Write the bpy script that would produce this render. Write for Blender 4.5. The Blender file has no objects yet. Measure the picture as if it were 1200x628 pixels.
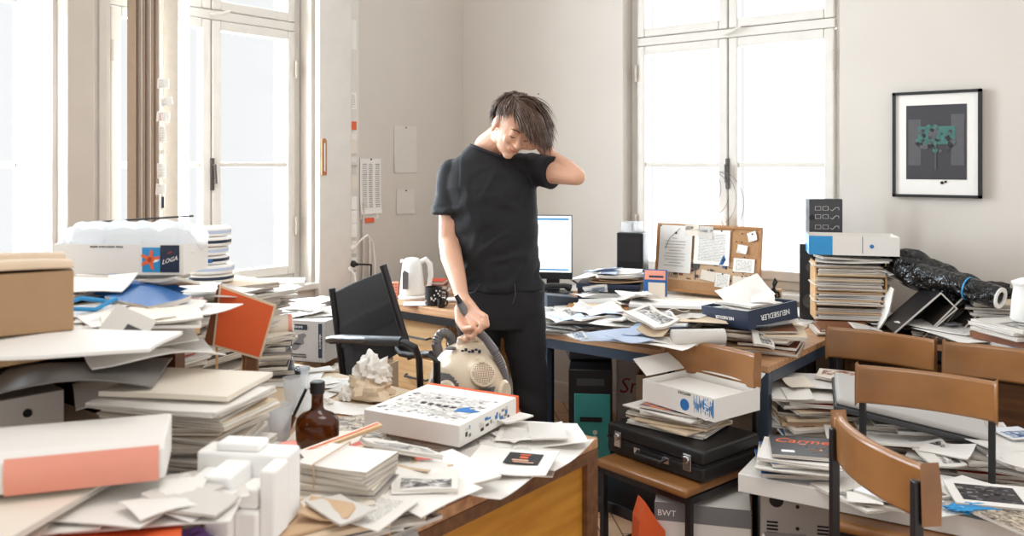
import bpy, math, random
from mathutils import Matrix, Vector, noise
PI = math.pi
R = math.radians
scene = bpy.context.scene
# ---------------------------------------------------------------- camera
TH = math.atan2(0.6247, 0.7809)            # the room's axes seen from the camera
CT, ST = math.cos(TH), math.sin(TH)
CX, CY, CZ = 3.98, -4.43, 1.5
cam = bpy.data.cameras.new('camera')
cam.sensor_width = 36; cam.lens = 30.0; cam.shift_y = -0.1008
cam.dof.use_dof = True; cam.dof.focus_distance = 3.5; cam.dof.aperture_fstop = 4.0
cam_o = bpy.data.objects.new('camera', cam); scene.collection.objects.link(cam_o)
cam_o.location = (CX, CY, CZ); cam_o.rotation_euler = (R(90), 0, TH)
cam.clip_start = 0.05
scene.camera = cam_o
# ---------------------------------------------------------------- world, lamps, exposure
scene.view_settings.view_transform = 'Standard'; scene.view_settings.look = 'None'
scene.view_settings.gamma = 1; scene.view_settings.exposure = 0.25
scene.view_settings.use_curve_mapping = False
w = bpy.data.worlds.new('overcast_sky'); scene.world = w; w.use_nodes = True
bg = w.node_tree.nodes['Background']
bg.inputs[0].default_value = (1.0, 0.985, 0.965, 1); bg.inputs[1].default_value = 0.82
def area(name, loc, rot, sx, sy, power, col=(1, 1, 1)):
    l = bpy.data.lights.new(name, 'AREA'); l.shape = 'RECTANGLE'; l.size = sx; l.size_y = sy
    l.energy = power; l.color = col
    o = bpy.data.objects.new(name, l); scene.collection.objects.link(o)
    o.location = loc; o.rotation_euler = rot
    return o
area('daylight_outside_left_window', (-0.75, -1.9, 1.9), (0, R(-90), 0), 2.6, 1.6, 300, (0.86, 0.94, 1.0))
area('daylight_outside_far_left_window', (-0.75, -3.35, 1.9), (0, R(-90), 0), 2.6, 1.6, 300, (0.86, 0.94, 1.0))
area('daylight_outside_back_window', (1.9, 0.8, 1.9), (R(-90), 0, 0), 1.6, 2.6, 90, (0.95, 0.98, 1.0))
area('added_overhead_fill', (3.2, -3.2, 3.1), (R(12), R(10), 0), 1.0, 1.0, 15, (1.0, 0.96, 0.9))  # added fill from above; no ceiling fixture is known here
# ---------------------------------------------------------------- placement helpers
def room(x, d):                            # metres right of / ahead of the camera -> room x, y
    return (CX + x*CT - d*ST, CY + x*ST + d*CT)
def atD(px, d): return room((px-600)/1000*d, d)
def at(px, py, z):
    d = (CZ-z)*1000/(py-193); return atD(px, d)
# ---------------------------------------------------------------- materials
MATS = {}
def nt(name):
    m = bpy.data.materials.new(name); m.use_nodes = True
    return m, m.node_tree.nodes, m.node_tree.links, m.node_tree.nodes['Principled BSDF']
def srgb(c):
    if isinstance(c, str):
        c = [int(c[i:i+2], 16)/255 for i in (0, 2, 4)]
    return tuple(((v/12.92) if v <= 0.04045 else ((v+0.055)/1.055)**2.4) for v in c) + (1,)
def mat(name, col, rough=0.6, metal=0.0, var=0.06, scale=30, bump=0.0, spec=None, trans=0, ior=1.45, coat=0, emit=0, sub=0):
    if name in MATS: return MATS[name]
    m, n, l, b = nt(name); c = srgb(col)
    b.inputs['Roughness'].default_value = rough; b.inputs['Metallic'].default_value = metal
    b.inputs['Base Color'].default_value = c
    if spec is not None: b.inputs['Specular IOR Level'].default_value = spec
    if trans: b.inputs['Transmission Weight'].default_value = trans; b.inputs['IOR'].default_value = ior
    if coat: b.inputs['Coat Weight'].default_value = coat; b.inputs['Coat Roughness'].default_value = 0.15
    if sub: b.inputs['Subsurface Weight'].default_value = sub; b.inputs['Subsurface Radius'].default_value = (0.02, 0.008, 0.004)
    if emit: b.inputs['Emission Color'].default_value = c; b.inputs['Emission Strength'].default_value = emit
    tc = n.new('ShaderNodeTexCoord'); ns = n.new('ShaderNodeTexNoise'); ns.inputs['Scale'].default_value = scale
    ns.inputs['Detail'].default_value = 4
    l.new(tc.outputs['Object'], ns.inputs['Vector'])
    if var:
        mx = n.new('ShaderNodeMixRGB'); mx.blend_type = 'MIX'
        mx.inputs[1].default_value = tuple(max(0, v*(1-var*2)) for v in c[:3])+(1,)
        mx.inputs[2].default_value = tuple(min(1, v*(1+var)) for v in c[:3])+(1,)
        l.new(ns.outputs['Fac'], mx.inputs[0]); l.new(mx.outputs[0], b.inputs['Base Color'])
    if bump:
        bp = n.new('ShaderNodeBump'); bp.inputs['Strength'].default_value = bump; bp.inputs['Distance'].default_value = 0.01
        l.new(ns.outputs['Fac'], bp.inputs['Height']); l.new(bp.outputs[0], b.inputs['Normal'])
    MATS[name] = m; return m
def mat_wood(name, c1, c2, rough=0.45, scale=(2, 30, 30)):
    m, n, l, b = nt(name)
    tc = n.new('ShaderNodeTexCoord'); mp = n.new('ShaderNodeMapping'); mp.inputs['Scale'].default_value = scale
    ns = n.new('ShaderNodeTexNoise'); ns.inputs['Scale'].default_value = 1.5; ns.inputs['Detail'].default_value = 6
    cr = n.new('ShaderNodeValToRGB'); cr.color_ramp.elements[0].color = srgb(c1); cr.color_ramp.elements[1].color = srgb(c2)
    cr.color_ramp.elements[0].position = 0.3; cr.color_ramp.elements[1].position = 0.7
    l.new(tc.outputs['Object'], mp.inputs[0]); l.new(mp.outputs[0], ns.inputs[0]); l.new(ns.outputs['Fac'], cr.inputs[0])
    l.new(cr.outputs[0], b.inputs['Base Color']); b.inputs['Roughness'].default_value = rough
    MATS[name] = m; return m
def mat_print(name, paper, ink, kind='text', dens=0.5, sx=1.0, sy=1.0, vert=False):
    """a printed surface in the object's own Generated coordinates: text lines, or blotchy picture blocks"""
    m, n, l, b = nt(name); b.inputs['Roughness'].default_value = 0.45 if kind != 'text' else 0.7
    tc = n.new('ShaderNodeTexCoord'); sp = n.new('ShaderNodeSeparateXYZ'); l.new(tc.outputs['Generated'], sp.inputs[0]); yo = sp.outputs[2 if vert else 1]
    mix = n.new('ShaderNodeMixRGB'); mix.inputs[1].default_value = srgb(paper); mix.inputs[2].default_value = srgb(ink)
    def math_(op, a, bb=None):
        q = n.new('ShaderNodeMath'); q.operation = op
        for i, v in enumerate((a, bb)):
            if v is None: continue
            if isinstance(v, (int, float)): q.inputs[i].default_value = v
            else: l.new(v, q.inputs[i])
        return q.outputs[0]
    def inside(o, lo, hi): return math_('MULTIPLY', math_('GREATER_THAN', o, lo), math_('LESS_THAN', o, hi))
    if kind == 'text':
        s = math_('FRACT', math_('MULTIPLY', yo, 22*sy))
        line = math_('GREATER_THAN', s, 0.62)
        ns = n.new('ShaderNodeTexNoise'); ns.inputs['Scale'].default_value = 1; ns.inputs['Detail'].default_value = 2
        mp = n.new('ShaderNodeMapping'); mp.inputs['Scale'].default_value = (34*sx, 1, 22*sy) if vert else (34*sx, 22*sy, 1)
        l.new(tc.outputs['Generated'], mp.inputs[0]); l.new(mp.outputs[0], ns.inputs[0])
        f = math_('MULTIPLY', line, math_('GREATER_THAN', ns.outputs['Fac'], 1-dens))
        f = math_('MULTIPLY', f, math_('MULTIPLY', inside(sp.outputs[0], .12, .88), inside(yo, .1, .9)))
        l.new(math_('MULTIPLY', f, 0.75), mix.inputs[0])
        l.new(mix.outputs[0], b.inputs['Base Color'])
    else:
        ns = n.new('ShaderNodeTexNoise'); ns.inputs['Scale'].default_value = 5*sx; ns.inputs['Detail'].default_value = 7
        ns.inputs['Distortion'].default_value = 1.5
        l.new(tc.outputs['Generated'], ns.inputs[0])
        cr = n.new('ShaderNodeValToRGB'); e = cr.color_ramp.elements
        e[0].color = srgb(ink); e[0].position = 0.36; e[1].color = srgb(paper); e[1].position = 0.66
        if kind == 'photo':
            k = e.new(0.5); k.color = srgb(tuple((a+bb)/2 for a, bb in zip(_rgb(paper), _rgb(ink))))
        l.new(ns.outputs['Fac'], cr.inputs[0])
        m1 = math_('MULTIPLY', inside(sp.outputs[0], .1, .9), inside(sp.outputs[1], .1, .62))
        l.new(m1, mix.inputs[0]); l.new(cr.outputs[0], mix.inputs[2]); l.new(mix.outputs[0], b.inputs['Base Color'])
        if kind == 'full': l.new(cr.outputs[0], b.inputs['Base Color'])
    MATS[name] = m; return m
def _rgb(c): return [int(c[i:i+2], 16)/255 for i in (0, 2, 4)] if isinstance(c, str) else c
def mat_edges(name, c1, c2):
    """the edge of many leaves pressed together: fine level lines"""
    m, n, l, b = nt(name); b.inputs['Roughness'].default_value = 0.8
    tc = n.new('ShaderNodeTexCoord'); mp = n.new('ShaderNodeMapping'); mp.inputs['Scale'].default_value = (6, 6, 420)
    ns = n.new('ShaderNodeTexNoise'); ns.inputs['Scale'].default_value = 1; ns.inputs['Detail'].default_value = 3
    cr = n.new('ShaderNodeValToRGB'); cr.color_ramp.elements[0].color = srgb(c1); cr.color_ramp.elements[1].color = srgb(c2)
    cr.color_ramp.elements[0].position = 0.35; cr.color_ramp.elements[1].position = 0.6
    l.new(tc.outputs['Object'], mp.inputs[0]); l.new(mp.outputs[0], ns.inputs[0]); l.new(ns.outputs['Fac'], cr.inputs[0])
    l.new(cr.outputs[0], b.inputs['Base Color']); MATS[name] = m; return m

mat('wall_plaster', 'cfc8bf', 0.9, var=0.03, scale=3, bump=0.05)
mat('white_paint', 'd9d4cc', 0.45, var=0.05, scale=12)
mat('cream_paint', 'c9bfb3', 0.7, var=0.05, scale=6)
mat('plastic_white', 'efede8', 0.35, var=0.01)
mat('plastic_cream', 'e3d2b8', 0.25, var=0.01, coat=0.4)
mat('plastic_grey', '6f6c6e', 0.4, var=0.03)
mat('plastic_black', '17171a', 0.35, var=0.02)
mat('rubber_black', '1d1d1f', 0.6, var=0.02)
mat('metal_black', '131317', 0.35, var=0.02, spec=0.6)
mat('metal_bluegrey', '3a4553', 0.4, var=0.04)
mat('metal_chrome', 'c9c9cb', 0.2, 1.0, var=0.02)
mat('metal_grey', '3f4043', 0.45, var=0.03)
mat('leather_brown', '99683a', 0.33, var=0.22, scale=9, bump=0.08, coat=0.3)
mat('leather_black', '1c1a1a', 0.42, var=0.1, scale=30, bump=0.15)
mat('fabric_black', '1d1919', 0.85, var=0.1, scale=60, bump=0.1)
mat('paper_white', 'e6e2dc', 0.75, var=0.02, scale=8)
mat('paper_cream', 'e3d9ca', 0.8, var=0.03, scale=8)
mat('paper_grey', 'cfcac3', 0.8, var=0.03, scale=8)
mat('paper_blue', 'b9c6dc', 0.75, var=0.04, scale=8)
mat('kraft', 'c9a988', 0.85, var=0.06, scale=14)
mat('kraft_pale', 'd9c4a8', 0.85, var=0.05, scale=14)
mat('cardboard', 'a88765', 0.9, var=0.06, scale=16)
mat('cardboard_pale', 'c4ab8f', 0.9, var=0.06, scale=16)
mat('cover_blue', '1f5d9c', 0.4, var=0.08, scale=20)
mat('cover_sky', '2c8fc9', 0.4, var=0.04, scale=20)
mat('cover_navy', '1d2b42', 0.4, var=0.05, scale=20)
mat('cover_red', 'c9432a', 0.45, var=0.08, scale=20)
mat('cover_orange', 'e0602f', 0.5, var=0.06, scale=20)
mat('cover_black', '201e1f', 0.35, var=0.05, scale=20)
mat('cover_grey', '8a8683', 0.5, var=0.05, scale=20)
mat('cover_dark', '4b443f', 0.5, var=0.08, scale=20)
mat('cover_brown', '7d4a2c', 0.5, var=0.08, scale=20)
mat('pink_label', 'e79a84', 0.6, var=0.03)
mat('skin', 'dcab8f', 0.5, var=0.04, scale=25, sub=0.12)
mat('lip', 'b8705f', 0.5, var=0.03)
mat('hair', '5c4231', 0.40, var=0.5, scale=70)
mat_print('print_photo_pale', 'ebe7e2', 'aaa49e', 'full', sx=2.2)
mat('shirt_cloth', '131317', 0.8, var=0.06, scale=40, bump=0.05)
mat('denim_black', '17161a', 0.85, var=0.12, scale=50, bump=0.05)
mat('styrofoam', 'f4f3f0', 0.85, var=0.02, scale=200, bump=0.05)
mat('cork', 'b98d63', 0.9, var=0.2, scale=70, bump=0.1)
mat('green', '3c8f5c', 0.5)
mat('teal_panel', '3f9a97', 0.3, var=0.12, scale=8)
mat('purple', '6d4a8e', 0.6)
mat('cable_white', 'e6e3dd', 0.4, var=0.0)
mat('ink_black', '1a1a1c', 0.5, var=0.0)
mat('ink_white', 'f2f2f0', 0.5, var=0.0)
mat('ink_orange', 'e8663a', 0.5, var=0.0)
mat('ink_blue', '2a6fb0', 0.5, var=0.0)
mat('ink_grey', '77777a', 0.5, var=0.0)
mat('ink_red', 'b5352a', 0.5, var=0.0)
mat('screen_white', 'f4f6fa', 0.2, var=0.0, emit=0.75)
mat('screen_blue', '2f7fb5', 0.2, var=0.0, emit=0.5)
mat('amber_glass', '5c2c0c', 0.06, var=0.0, trans=0.6, ior=1.5)
mat('crumple', 'e9e4dc', 0.7, var=0.04, scale=20)
mat('parcel_grey', 'bdbab6', 0.6, var=0.03)
mat('table_white', 'e6e3dd', 0.4, var=0.03)
mat_wood('wood_desk', 'a07350', 'c79b72')
mat_wood('wood_dark', '5a3b25', '7a5334')
mat_wood('wood_light', 'c99d6c', 'e0bd8e')
mat_wood('wood_yellow', 'a9701f', 'c98f35', scale=(3, 3, 20))
mat_wood('wood_frame', '9a6a3c', 'b9834e', scale=(8, 8, 8))
mat_print('print_text', 'e4e0d9', '3a3a3e', 'text', 0.55, 1.8, 1.9)
mat_print('print_text_v', 'ece8e0', '3a3a40', 'text', 0.55, .7, .6, True)
mat_print('print_lines_v', 'efece6', '3a3a40', 'text', 0.6, 1.2, 1.3, True)
mat_print('print_text_fine', 'efece6', '3a3a40', 'text', 0.6, 1.5, 1.8)
mat_print('print_photo_grey', 'ddd8d0', '2c2a2b', 'photo')
mat_print('print_photo_warm', 'e6ddd0', '7a3a22', 'photo')
mat_print('print_photo_blue', 'e4e8ee', '24456f', 'photo')
mat_print('print_cover_mix', 'd8c8b0', '3a3030', 'full', sx=1.6)
mat_print('print_cover_color', 'e0843f', '27496e', 'full', sx=1.3)
mat_edges('page_edges', '8f8478', 'dcd3c6')  # creamy leaf edges, colours darkened to stand for shadows between papers
mat_edges('page_edges_white', 'a29a90', 'e6e0d7')
def mat_glass():
    m, n, l, b = nt('window_glass'); out = n['Material Output']
    t = n.new('ShaderNodeBsdfTransparent'); g = n.new('ShaderNodeBsdfGlossy'); g.inputs['Roughness'].default_value = 0.03
    lw = n.new('ShaderNodeLayerWeight'); lw.inputs[0].default_value = 0.2
    mx = n.new('ShaderNodeMixShader'); ml = n.new('ShaderNodeMath'); ml.operation = 'MULTIPLY'; ml.inputs[1].default_value = 0.4
    t.inputs[0].default_value = (0.97, 0.985, 1, 1)
    l.new(lw.outputs['Fresnel'], ml.inputs[0]); l.new(ml.outputs[0], mx.inputs[0]); l.new(t.outputs[0], mx.inputs[1]); l.new(g.outputs[0], mx.inputs[2])
    l.new(mx.outputs[0], out.inputs[0]); MATS['window_glass'] = m
mat_glass()
def mat_sheer(name, col, op):
    m, n, l, b = nt(name); out = n['Material Output']
    t = n.new('ShaderNodeBsdfTransparent'); tl = n.new('ShaderNodeBsdfTranslucent'); d = n.new('ShaderNodeBsdfDiffuse')
    tl.inputs[0].default_value = srgb(col); d.inputs[0].default_value = srgb(col)
    a = n.new('ShaderNodeMixShader'); a.inputs[0].default_value = 0.35; l.new(tl.outputs[0], a.inputs[1]); l.new(d.outputs[0], a.inputs[2])
    mx = n.new('ShaderNodeMixShader'); mx.inputs[0].default_value = op
    l.new(t.outputs[0], mx.inputs[1]); l.new(a.outputs[0], mx.inputs[2]); l.new(mx.outputs[0], out.inputs[0]); MATS[name] = m
mat_sheer('sheer', 'fbfbfb', 0.75)
mat_sheer('bubble', 'f6f7f8', 0.85)
mat_sheer('clear_plastic', 'e9eef2', 0.35)
def mat_floor():
    m, n, l, b = nt('floor_parquet')
    tc = n.new('ShaderNodeTexCoord'); mp = n.new('ShaderNodeMapping'); mp.inputs['Rotation'].default_value = (0, 0, R(45)); mp.inputs['Scale'].default_value = (1, 1, 1)
    br = n.new('ShaderNodeTexBrick'); br.inputs['Scale'].default_value = 1; br.inputs['Brick Width'].default_value = 0.34; br.inputs['Row Height'].default_value = 0.085
    br.inputs['Color1'].default_value = srgb('d2ab88'); br.inputs['Color2'].default_value = srgb('b98d6b'); br.inputs['Mortar'].default_value = srgb('5f4230')
    br.inputs['Mortar Size'].default_value = 0.003
    l.new(tc.outputs['Object'], mp.inputs[0]); l.new(mp.outputs[0], br.inputs[0]); l.new(br.outputs[0], b.inputs['Base Color'])
    b.inputs['Roughness'].default_value = 0.4; MATS['floor_parquet'] = m
mat_floor()
def mat_plastic_film():
    m = mat('film_black', '050506', 0.16, var=0.0, spec=0.5)
    n, l = m.node_tree.nodes, m.node_tree.links; b = n['Principled BSDF']
    ns = n.new('ShaderNodeTexNoise'); ns.inputs['Scale'].default_value = 7; ns.inputs['Detail'].default_value = 3; ns.inputs['Distortion'].default_value = 2.5
    bp = n.new('ShaderNodeBump'); bp.inputs['Strength'].default_value = 1.0; bp.inputs['Distance'].default_value = 0.05
    tc = n.new('ShaderNodeTexCoord'); l.new(tc.outputs['Object'], ns.inputs[0])
    l.new(ns.outputs['Fac'], bp.inputs['Height']); l.new(bp.outputs[0], b.inputs['Normal'])
mat_plastic_film()
M = MATS
# ---------------------------------------------------------------- mesh helpers
def rotm(ax, deg): return Matrix.Rotation(R(deg), 4, ax)
def tr(x, y, z): return Matrix.Translation((x, y, z))
class MB:
    def __init__(s): s.v = []; s.f = []; s.m = []; s.names = []
    def mi(s, name):
        if name not in s.names: s.names.append(name)
        return s.names.index(name)
    def add(s, vs, fs, m='paper_white', X=None):
        o = len(s.v); i = s.mi(m)
        s.v += [tuple(X @ Vector(p)) if X else tuple(p) for p in vs]
        for f in fs: s.f.append(tuple(o+k for k in f)); s.m.append(i)
        return s
    def box(s, x0, x1, y0, y1, z0, z1, m='paper_white', X=None):
        vs = [(x, y, z) for z in (z0, z1) for x, y in ((x0, y0), (x1, y0), (x1, y1), (x0, y1))]
        return s.add(vs, [(3, 2, 1, 0), (4, 5, 6, 7), (0, 1, 5, 4), (1, 2, 6, 5), (2, 3, 7, 6), (3, 0, 4, 7)], m, X)
    def cbox(s, c, d, m='paper_white', X=None):
        return s.box(c[0]-d[0]/2, c[0]+d[0]/2, c[1]-d[1]/2, c[1]+d[1]/2, c[2]-d[2]/2, c[2]+d[2]/2, m, X)
    def prism(s, pts, z0, z1, m='paper_white', X=None):
        n = len(pts); vs = [(x, y, z0) for x, y in pts] + [(x, y, z1) for x, y in pts]
        return s.add(vs, [tuple(range(n-1, -1, -1)), tuple(range(n, 2*n))] + [(i, (i+1) % n, n+(i+1) % n, n+i) for i in range(n)], m, X)
    def tube(s, pts, r, m='metal_black', n=10, X=None, flat=1.0):
        pts = [Vector(p) for p in pts]; k = len(pts); rs = r if isinstance(r, (list, tuple)) else [r]*k
        vs = []; up = Vector((0, 0, 1)); prev = None
        for i, p in enumerate(pts):
            t = (pts[min(i+1, k-1)] - pts[max(i-1, 0)]).normalized()
            a = prev if prev is not None else (Vector((0, 0, 1)) if abs(t.z) < .9 else Vector((1, 0, 0)))
            a = (a - t*a.dot(t)); a = a.normalized() if a.length > 1e-6 else t.orthogonal().normalized()
            prev = a; b = t.cross(a)
            for j in range(n):
                q = 2*PI*j/n; vs.append(p + a*math.cos(q)*rs[i]*flat + b*math.sin(q)*rs[i])
        fs = [(i*n+j, i*n+(j+1) % n, (i+1)*n+(j+1) % n, (i+1)*n+j) for i in range(k-1) for j in range(n)]
        fs += [tuple(range(n-1, -1, -1)), tuple((k-1)*n+j for j in range(n))]
        return s.add(vs, fs, m, X)
    def lathe(s, prof, m='paper_white', n=24, X=None, sy=1.0):
        vs = []; k = len(prof)
        for r, z in prof:
            for j in range(n): q = 2*PI*j/n; vs.append((r*math.cos(q), r*math.sin(q)*sy, z))
        fs = [(i*n+j, i*n+(j+1) % n, (i+1)*n+(j+1) % n, (i+1)*n+j) for i in range(k-1) for j in range(n)]
        fs += [tuple(range(n-1, -1, -1)), tuple((k-1)*n+j for j in range(n))]
        return s.add(vs, fs, m, X)
    def ell(s, c, r, m='paper_white', n=20, X=None, k=12):
        prof = []
        vs = []
        for i in range(1, k):
            a = -PI/2 + PI*i/k
            for j in range(n):
                q = 2*PI*j/n; vs.append((c[0]+r[0]*math.cos(a)*math.cos(q), c[1]+r[1]*math.cos(a)*math.sin(q), c[2]+r[2]*math.sin(a)))
        b = len(vs); vs += [(c[0], c[1], c[2]-r[2]), (c[0], c[1], c[2]+r[2])]
        fs = [(i*n+j, i*n+(j+1) % n, (i+1)*n+(j+1) % n, (i+1)*n+j) for i in range(k-2) for j in range(n)]
        fs += [(b, (j+1) % n, j) for j in range(n)] + [(b+1, (k-2)*n+j, (k-2)*n+(j+1) % n) for j in range(n)]
        return s.add(vs, fs, m, X)
    def cap(s, a, b, ra, rb, m='skin'):            # a tapered limb with round ends
        a, b = Vector(a), Vector(b); s.ell(a, (ra, ra, ra), m, 16, None, 10); s.ell(b, (rb, rb, rb), m, 16, None, 10)
        return s.tube([a, b], [ra, rb], m, 16)
    def loft(s, rings, m='skin', n=28):            # rings: (cx, cy, cz, rx, ry[, tilt])
        vs = []
        for c in rings:
            for j in range(n):
                q = 2*PI*j/n; x = c[3]*math.cos(q); y = c[4]*math.sin(q); t = c[5] if len(c) > 5 else 0
                vs.append((c[0]+x, c[1]+y, c[2]+x*t))
        k = len(rings)
        fs = [(i*n+j, i*n+(j+1) % n, (i+1)*n+(j+1) % n, (i+1)*n+j) for i in range(k-1) for j in range(n)]
        fs += [tuple(range(n-1, -1, -1)), tuple((k-1)*n+j for j in range(n))]
        return s.add(vs, fs, m)
    def slab(s, w, l, t, h=None, nx=8, ny=10, m='paper_white', me=None, X=None):   # a leaf or bundle lying flat, centred; h(u,v) lifts it
        me = me or m; h = h or (lambda u, v: 0)
        o = [( (i/nx-.5)*w, (j/ny-.5)*l) for j in range(ny+1) for i in range(nx+1)]
        top = [(x, y, t + h(x/w*2, y/l*2)) for x, y in o]; bot = [(x, y, h(x/w*2, y/l*2)) for x, y in o]
        N = nx+1; T = len(o)
        q = [(j*N+i, j*N+i+1, (j+1)*N+i+1, (j+1)*N+i) for j in range(ny) for i in range(nx)]
        base = len(s.v)
        s.add(top+bot, q, m, X)
        k = s.mi(me)
        def side(a, b): s.f.append(tuple(base+z for z in (a, b, b+T, a+T))); s.m.append(k)
        for f in q: s.f.append(tuple(base+T+z for z in reversed(f))); s.m.append(s.mi(m))
        for i in range(nx): side(i+1, i) ; side(ny*N+i, ny*N+i+1)
        for j in range(ny): side(j*N, (j+1)*N); side((j+1)*N+nx, j*N+nx)
        return s
    def build(s, name, parent=None, smooth=False, bevel=0, seg=2, angle=40):
        me = bpy.data.meshes.new(name); me.from_pydata(s.v, [], s.f)
        for k in s.names: me.materials.append(M[k])
        me.polygons.foreach_set('material_index', s.m)
        if smooth: me.polygons.foreach_set('use_smooth', [True]*len(s.f))
        me.update()
        o = bpy.data.objects.new(name, me); scene.collection.objects.link(o)
        if parent: o.parent = parent
        if bevel:
            b = o.modifiers.new('bevel', 'BEVEL'); b.width = bevel; b.segments = seg; b.limit_method = 'ANGLE'; b.angle_limit = R(30)
        if smooth and angle:
            me.set_sharp_from_angle(angle=R(angle))
        return o
def tag(o, label, cat, group=None, loc=None, rz=None):
    o['label'] = label; o['category'] = cat
    if group: o['group'] = group
    if loc is not None: o.location = loc
    if rz is not None: o.rotation_euler[2] = rz
    return o
def thing(name, label, cat, loc, rz=0, group=None, rot=None):
    o = bpy.data.objects.new(name, None); scene.collection.objects.link(o); o.empty_display_size = 0.05
    o.location = loc; o.rotation_euler = rot or (0, 0, rz)
    return tag(o, label, cat, group)
def struct(o): o['kind'] = 'structure'; return o
def copy_tree(o, parent=None, **kw):
    c = o.copy(); scene.collection.objects.link(c)
    if parent: c.parent = parent
    for ch in list(o.children): copy_tree(ch, c)
    return c
def text(body, size, m, parent, X, name='lettering', ext=0.0006, align='CENTER', shear=0):
    cu = bpy.data.curves.new(name, 'FONT'); cu.body = body; cu.size = size; cu.align_x = align; cu.align_y = 'CENTER'
    cu.extrude = ext; cu.shear = shear; cu.resolution_u = 2; cu.materials.append(M[m])
    o = bpy.data.objects.new(name, cu); scene.collection.objects.link(o)
    dg = bpy.context.evaluated_depsgraph_get(); me = bpy.data.meshes.new_from_object(o.evaluated_get(dg))
    bpy.data.objects.remove(o); me.name = name
    p = bpy.data.objects.new(name, me); scene.collection.objects.link(p); p.parent = parent; p.matrix_local = X
    return p
def upright(x, y, z, rz=0, flip=0):                # lettering standing on a face that looks along local -y
    return tr(x, y, z) @ rotm('Z', rz) @ rotm('X', 90) @ rotm('Z', flip)
def bake_remesh(mb, name, m, voxel, parent, smooth=3, disp=None):
    o = mb.build('tmp')
    r = o.modifiers.new('r', 'REMESH'); r.mode = 'VOXEL'; r.voxel_size = voxel
    s = o.modifiers.new('s', 'SMOOTH'); s.iterations = smooth; s.factor = 0.5
    dg = bpy.context.evaluated_depsgraph_get(); me = bpy.data.meshes.new_from_object(o.evaluated_get(dg))
    bpy.data.objects.remove(o); me.name = name; me.materials.clear(); me.materials.append(M[m])
    me.polygons.foreach_set('use_smooth', [True]*len(me.polygons))
    me.polygons.foreach_set('material_index', [0]*len(me.polygons))
    if disp:
        nrm = [v.normal.copy() for v in me.vertices]
        for v, nn in zip(me.vertices, nrm): v.co = v.co + nn*disp(v.co)
    me.update()
    p = bpy.data.objects.new(name, me); scene.collection.objects.link(p)
    if parent: p.parent = parent
    return p
# ================================================================ THE ROOM
H = 3.2
WX0, WX1 = 1.29, 2.57                       # the back window
W1a, W1b = -2.49, -1.31                     # the left window
W2a, W2b = -3.95, -2.75                     # the far left window
SILL, WTOP = 0.82, 3.05
struct(MB().box(-0.35, 5.0, -5.6, 0.35, -0.1, 0, 'floor_parquet').build('floor'))
b = MB()
b.box(-0.35, WX0, 0, 0.35, 0, H, 'wall_plaster').box(WX1, 5.0, 0, 0.35, 0, H, 'wall_plaster')
b.box(WX0, WX1, 0, 0.35, 0, SILL-0.03, 'wall_plaster').box(WX0, WX1, 0, 0.35, WTOP, H, 'wall_plaster')
struct(b.build('wall_back'))
b = MB()
b.box(-0.35, 0, W1b, 0, 0, H, 'wall_plaster').box(-0.35, 0, W2b, W1a, 0, H, 'wall_plaster').box(-0.35, 0, -5.6, W2a, 0, H, 'wall_plaster')
for a, c in ((W1a, W1b), (W2a, W2b)):
    b.box(-0.35, 0, a, c, 0, SILL-0.03, 'wall_plaster').box(-0.35, 0, a, c, WTOP, H, 'wall_plaster')
struct(b.build('wall_left'))
# pilasters and casings along the left wall
struct(MB().box(0, 0.05, W1b+0.02, -1.045, 0, H, 'white_paint').build('trim_1', bevel=0.012, seg=3))
struct(MB().box(0, 0.11, -2.72, -2.60, 0, H, 'cream_paint').build('trim_2', bevel=0.008))
struct(MB().box(0, 0.05, -2.585, W1a-0.01, 0, H, 'white_paint').box(0.05, 0.065, -2.56, -2.52, 0, H, 'white_paint').build('trim_3', bevel=0.006))
struct(MB().box(0, 0.018, -5.6, 0, 0, 0.12, 'white_paint').build('baseboard_left'))
struct(MB().box(0, 5.0, -0.018, 0, 0, 0.12, 'white_paint').build('baseboard_back'))

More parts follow.
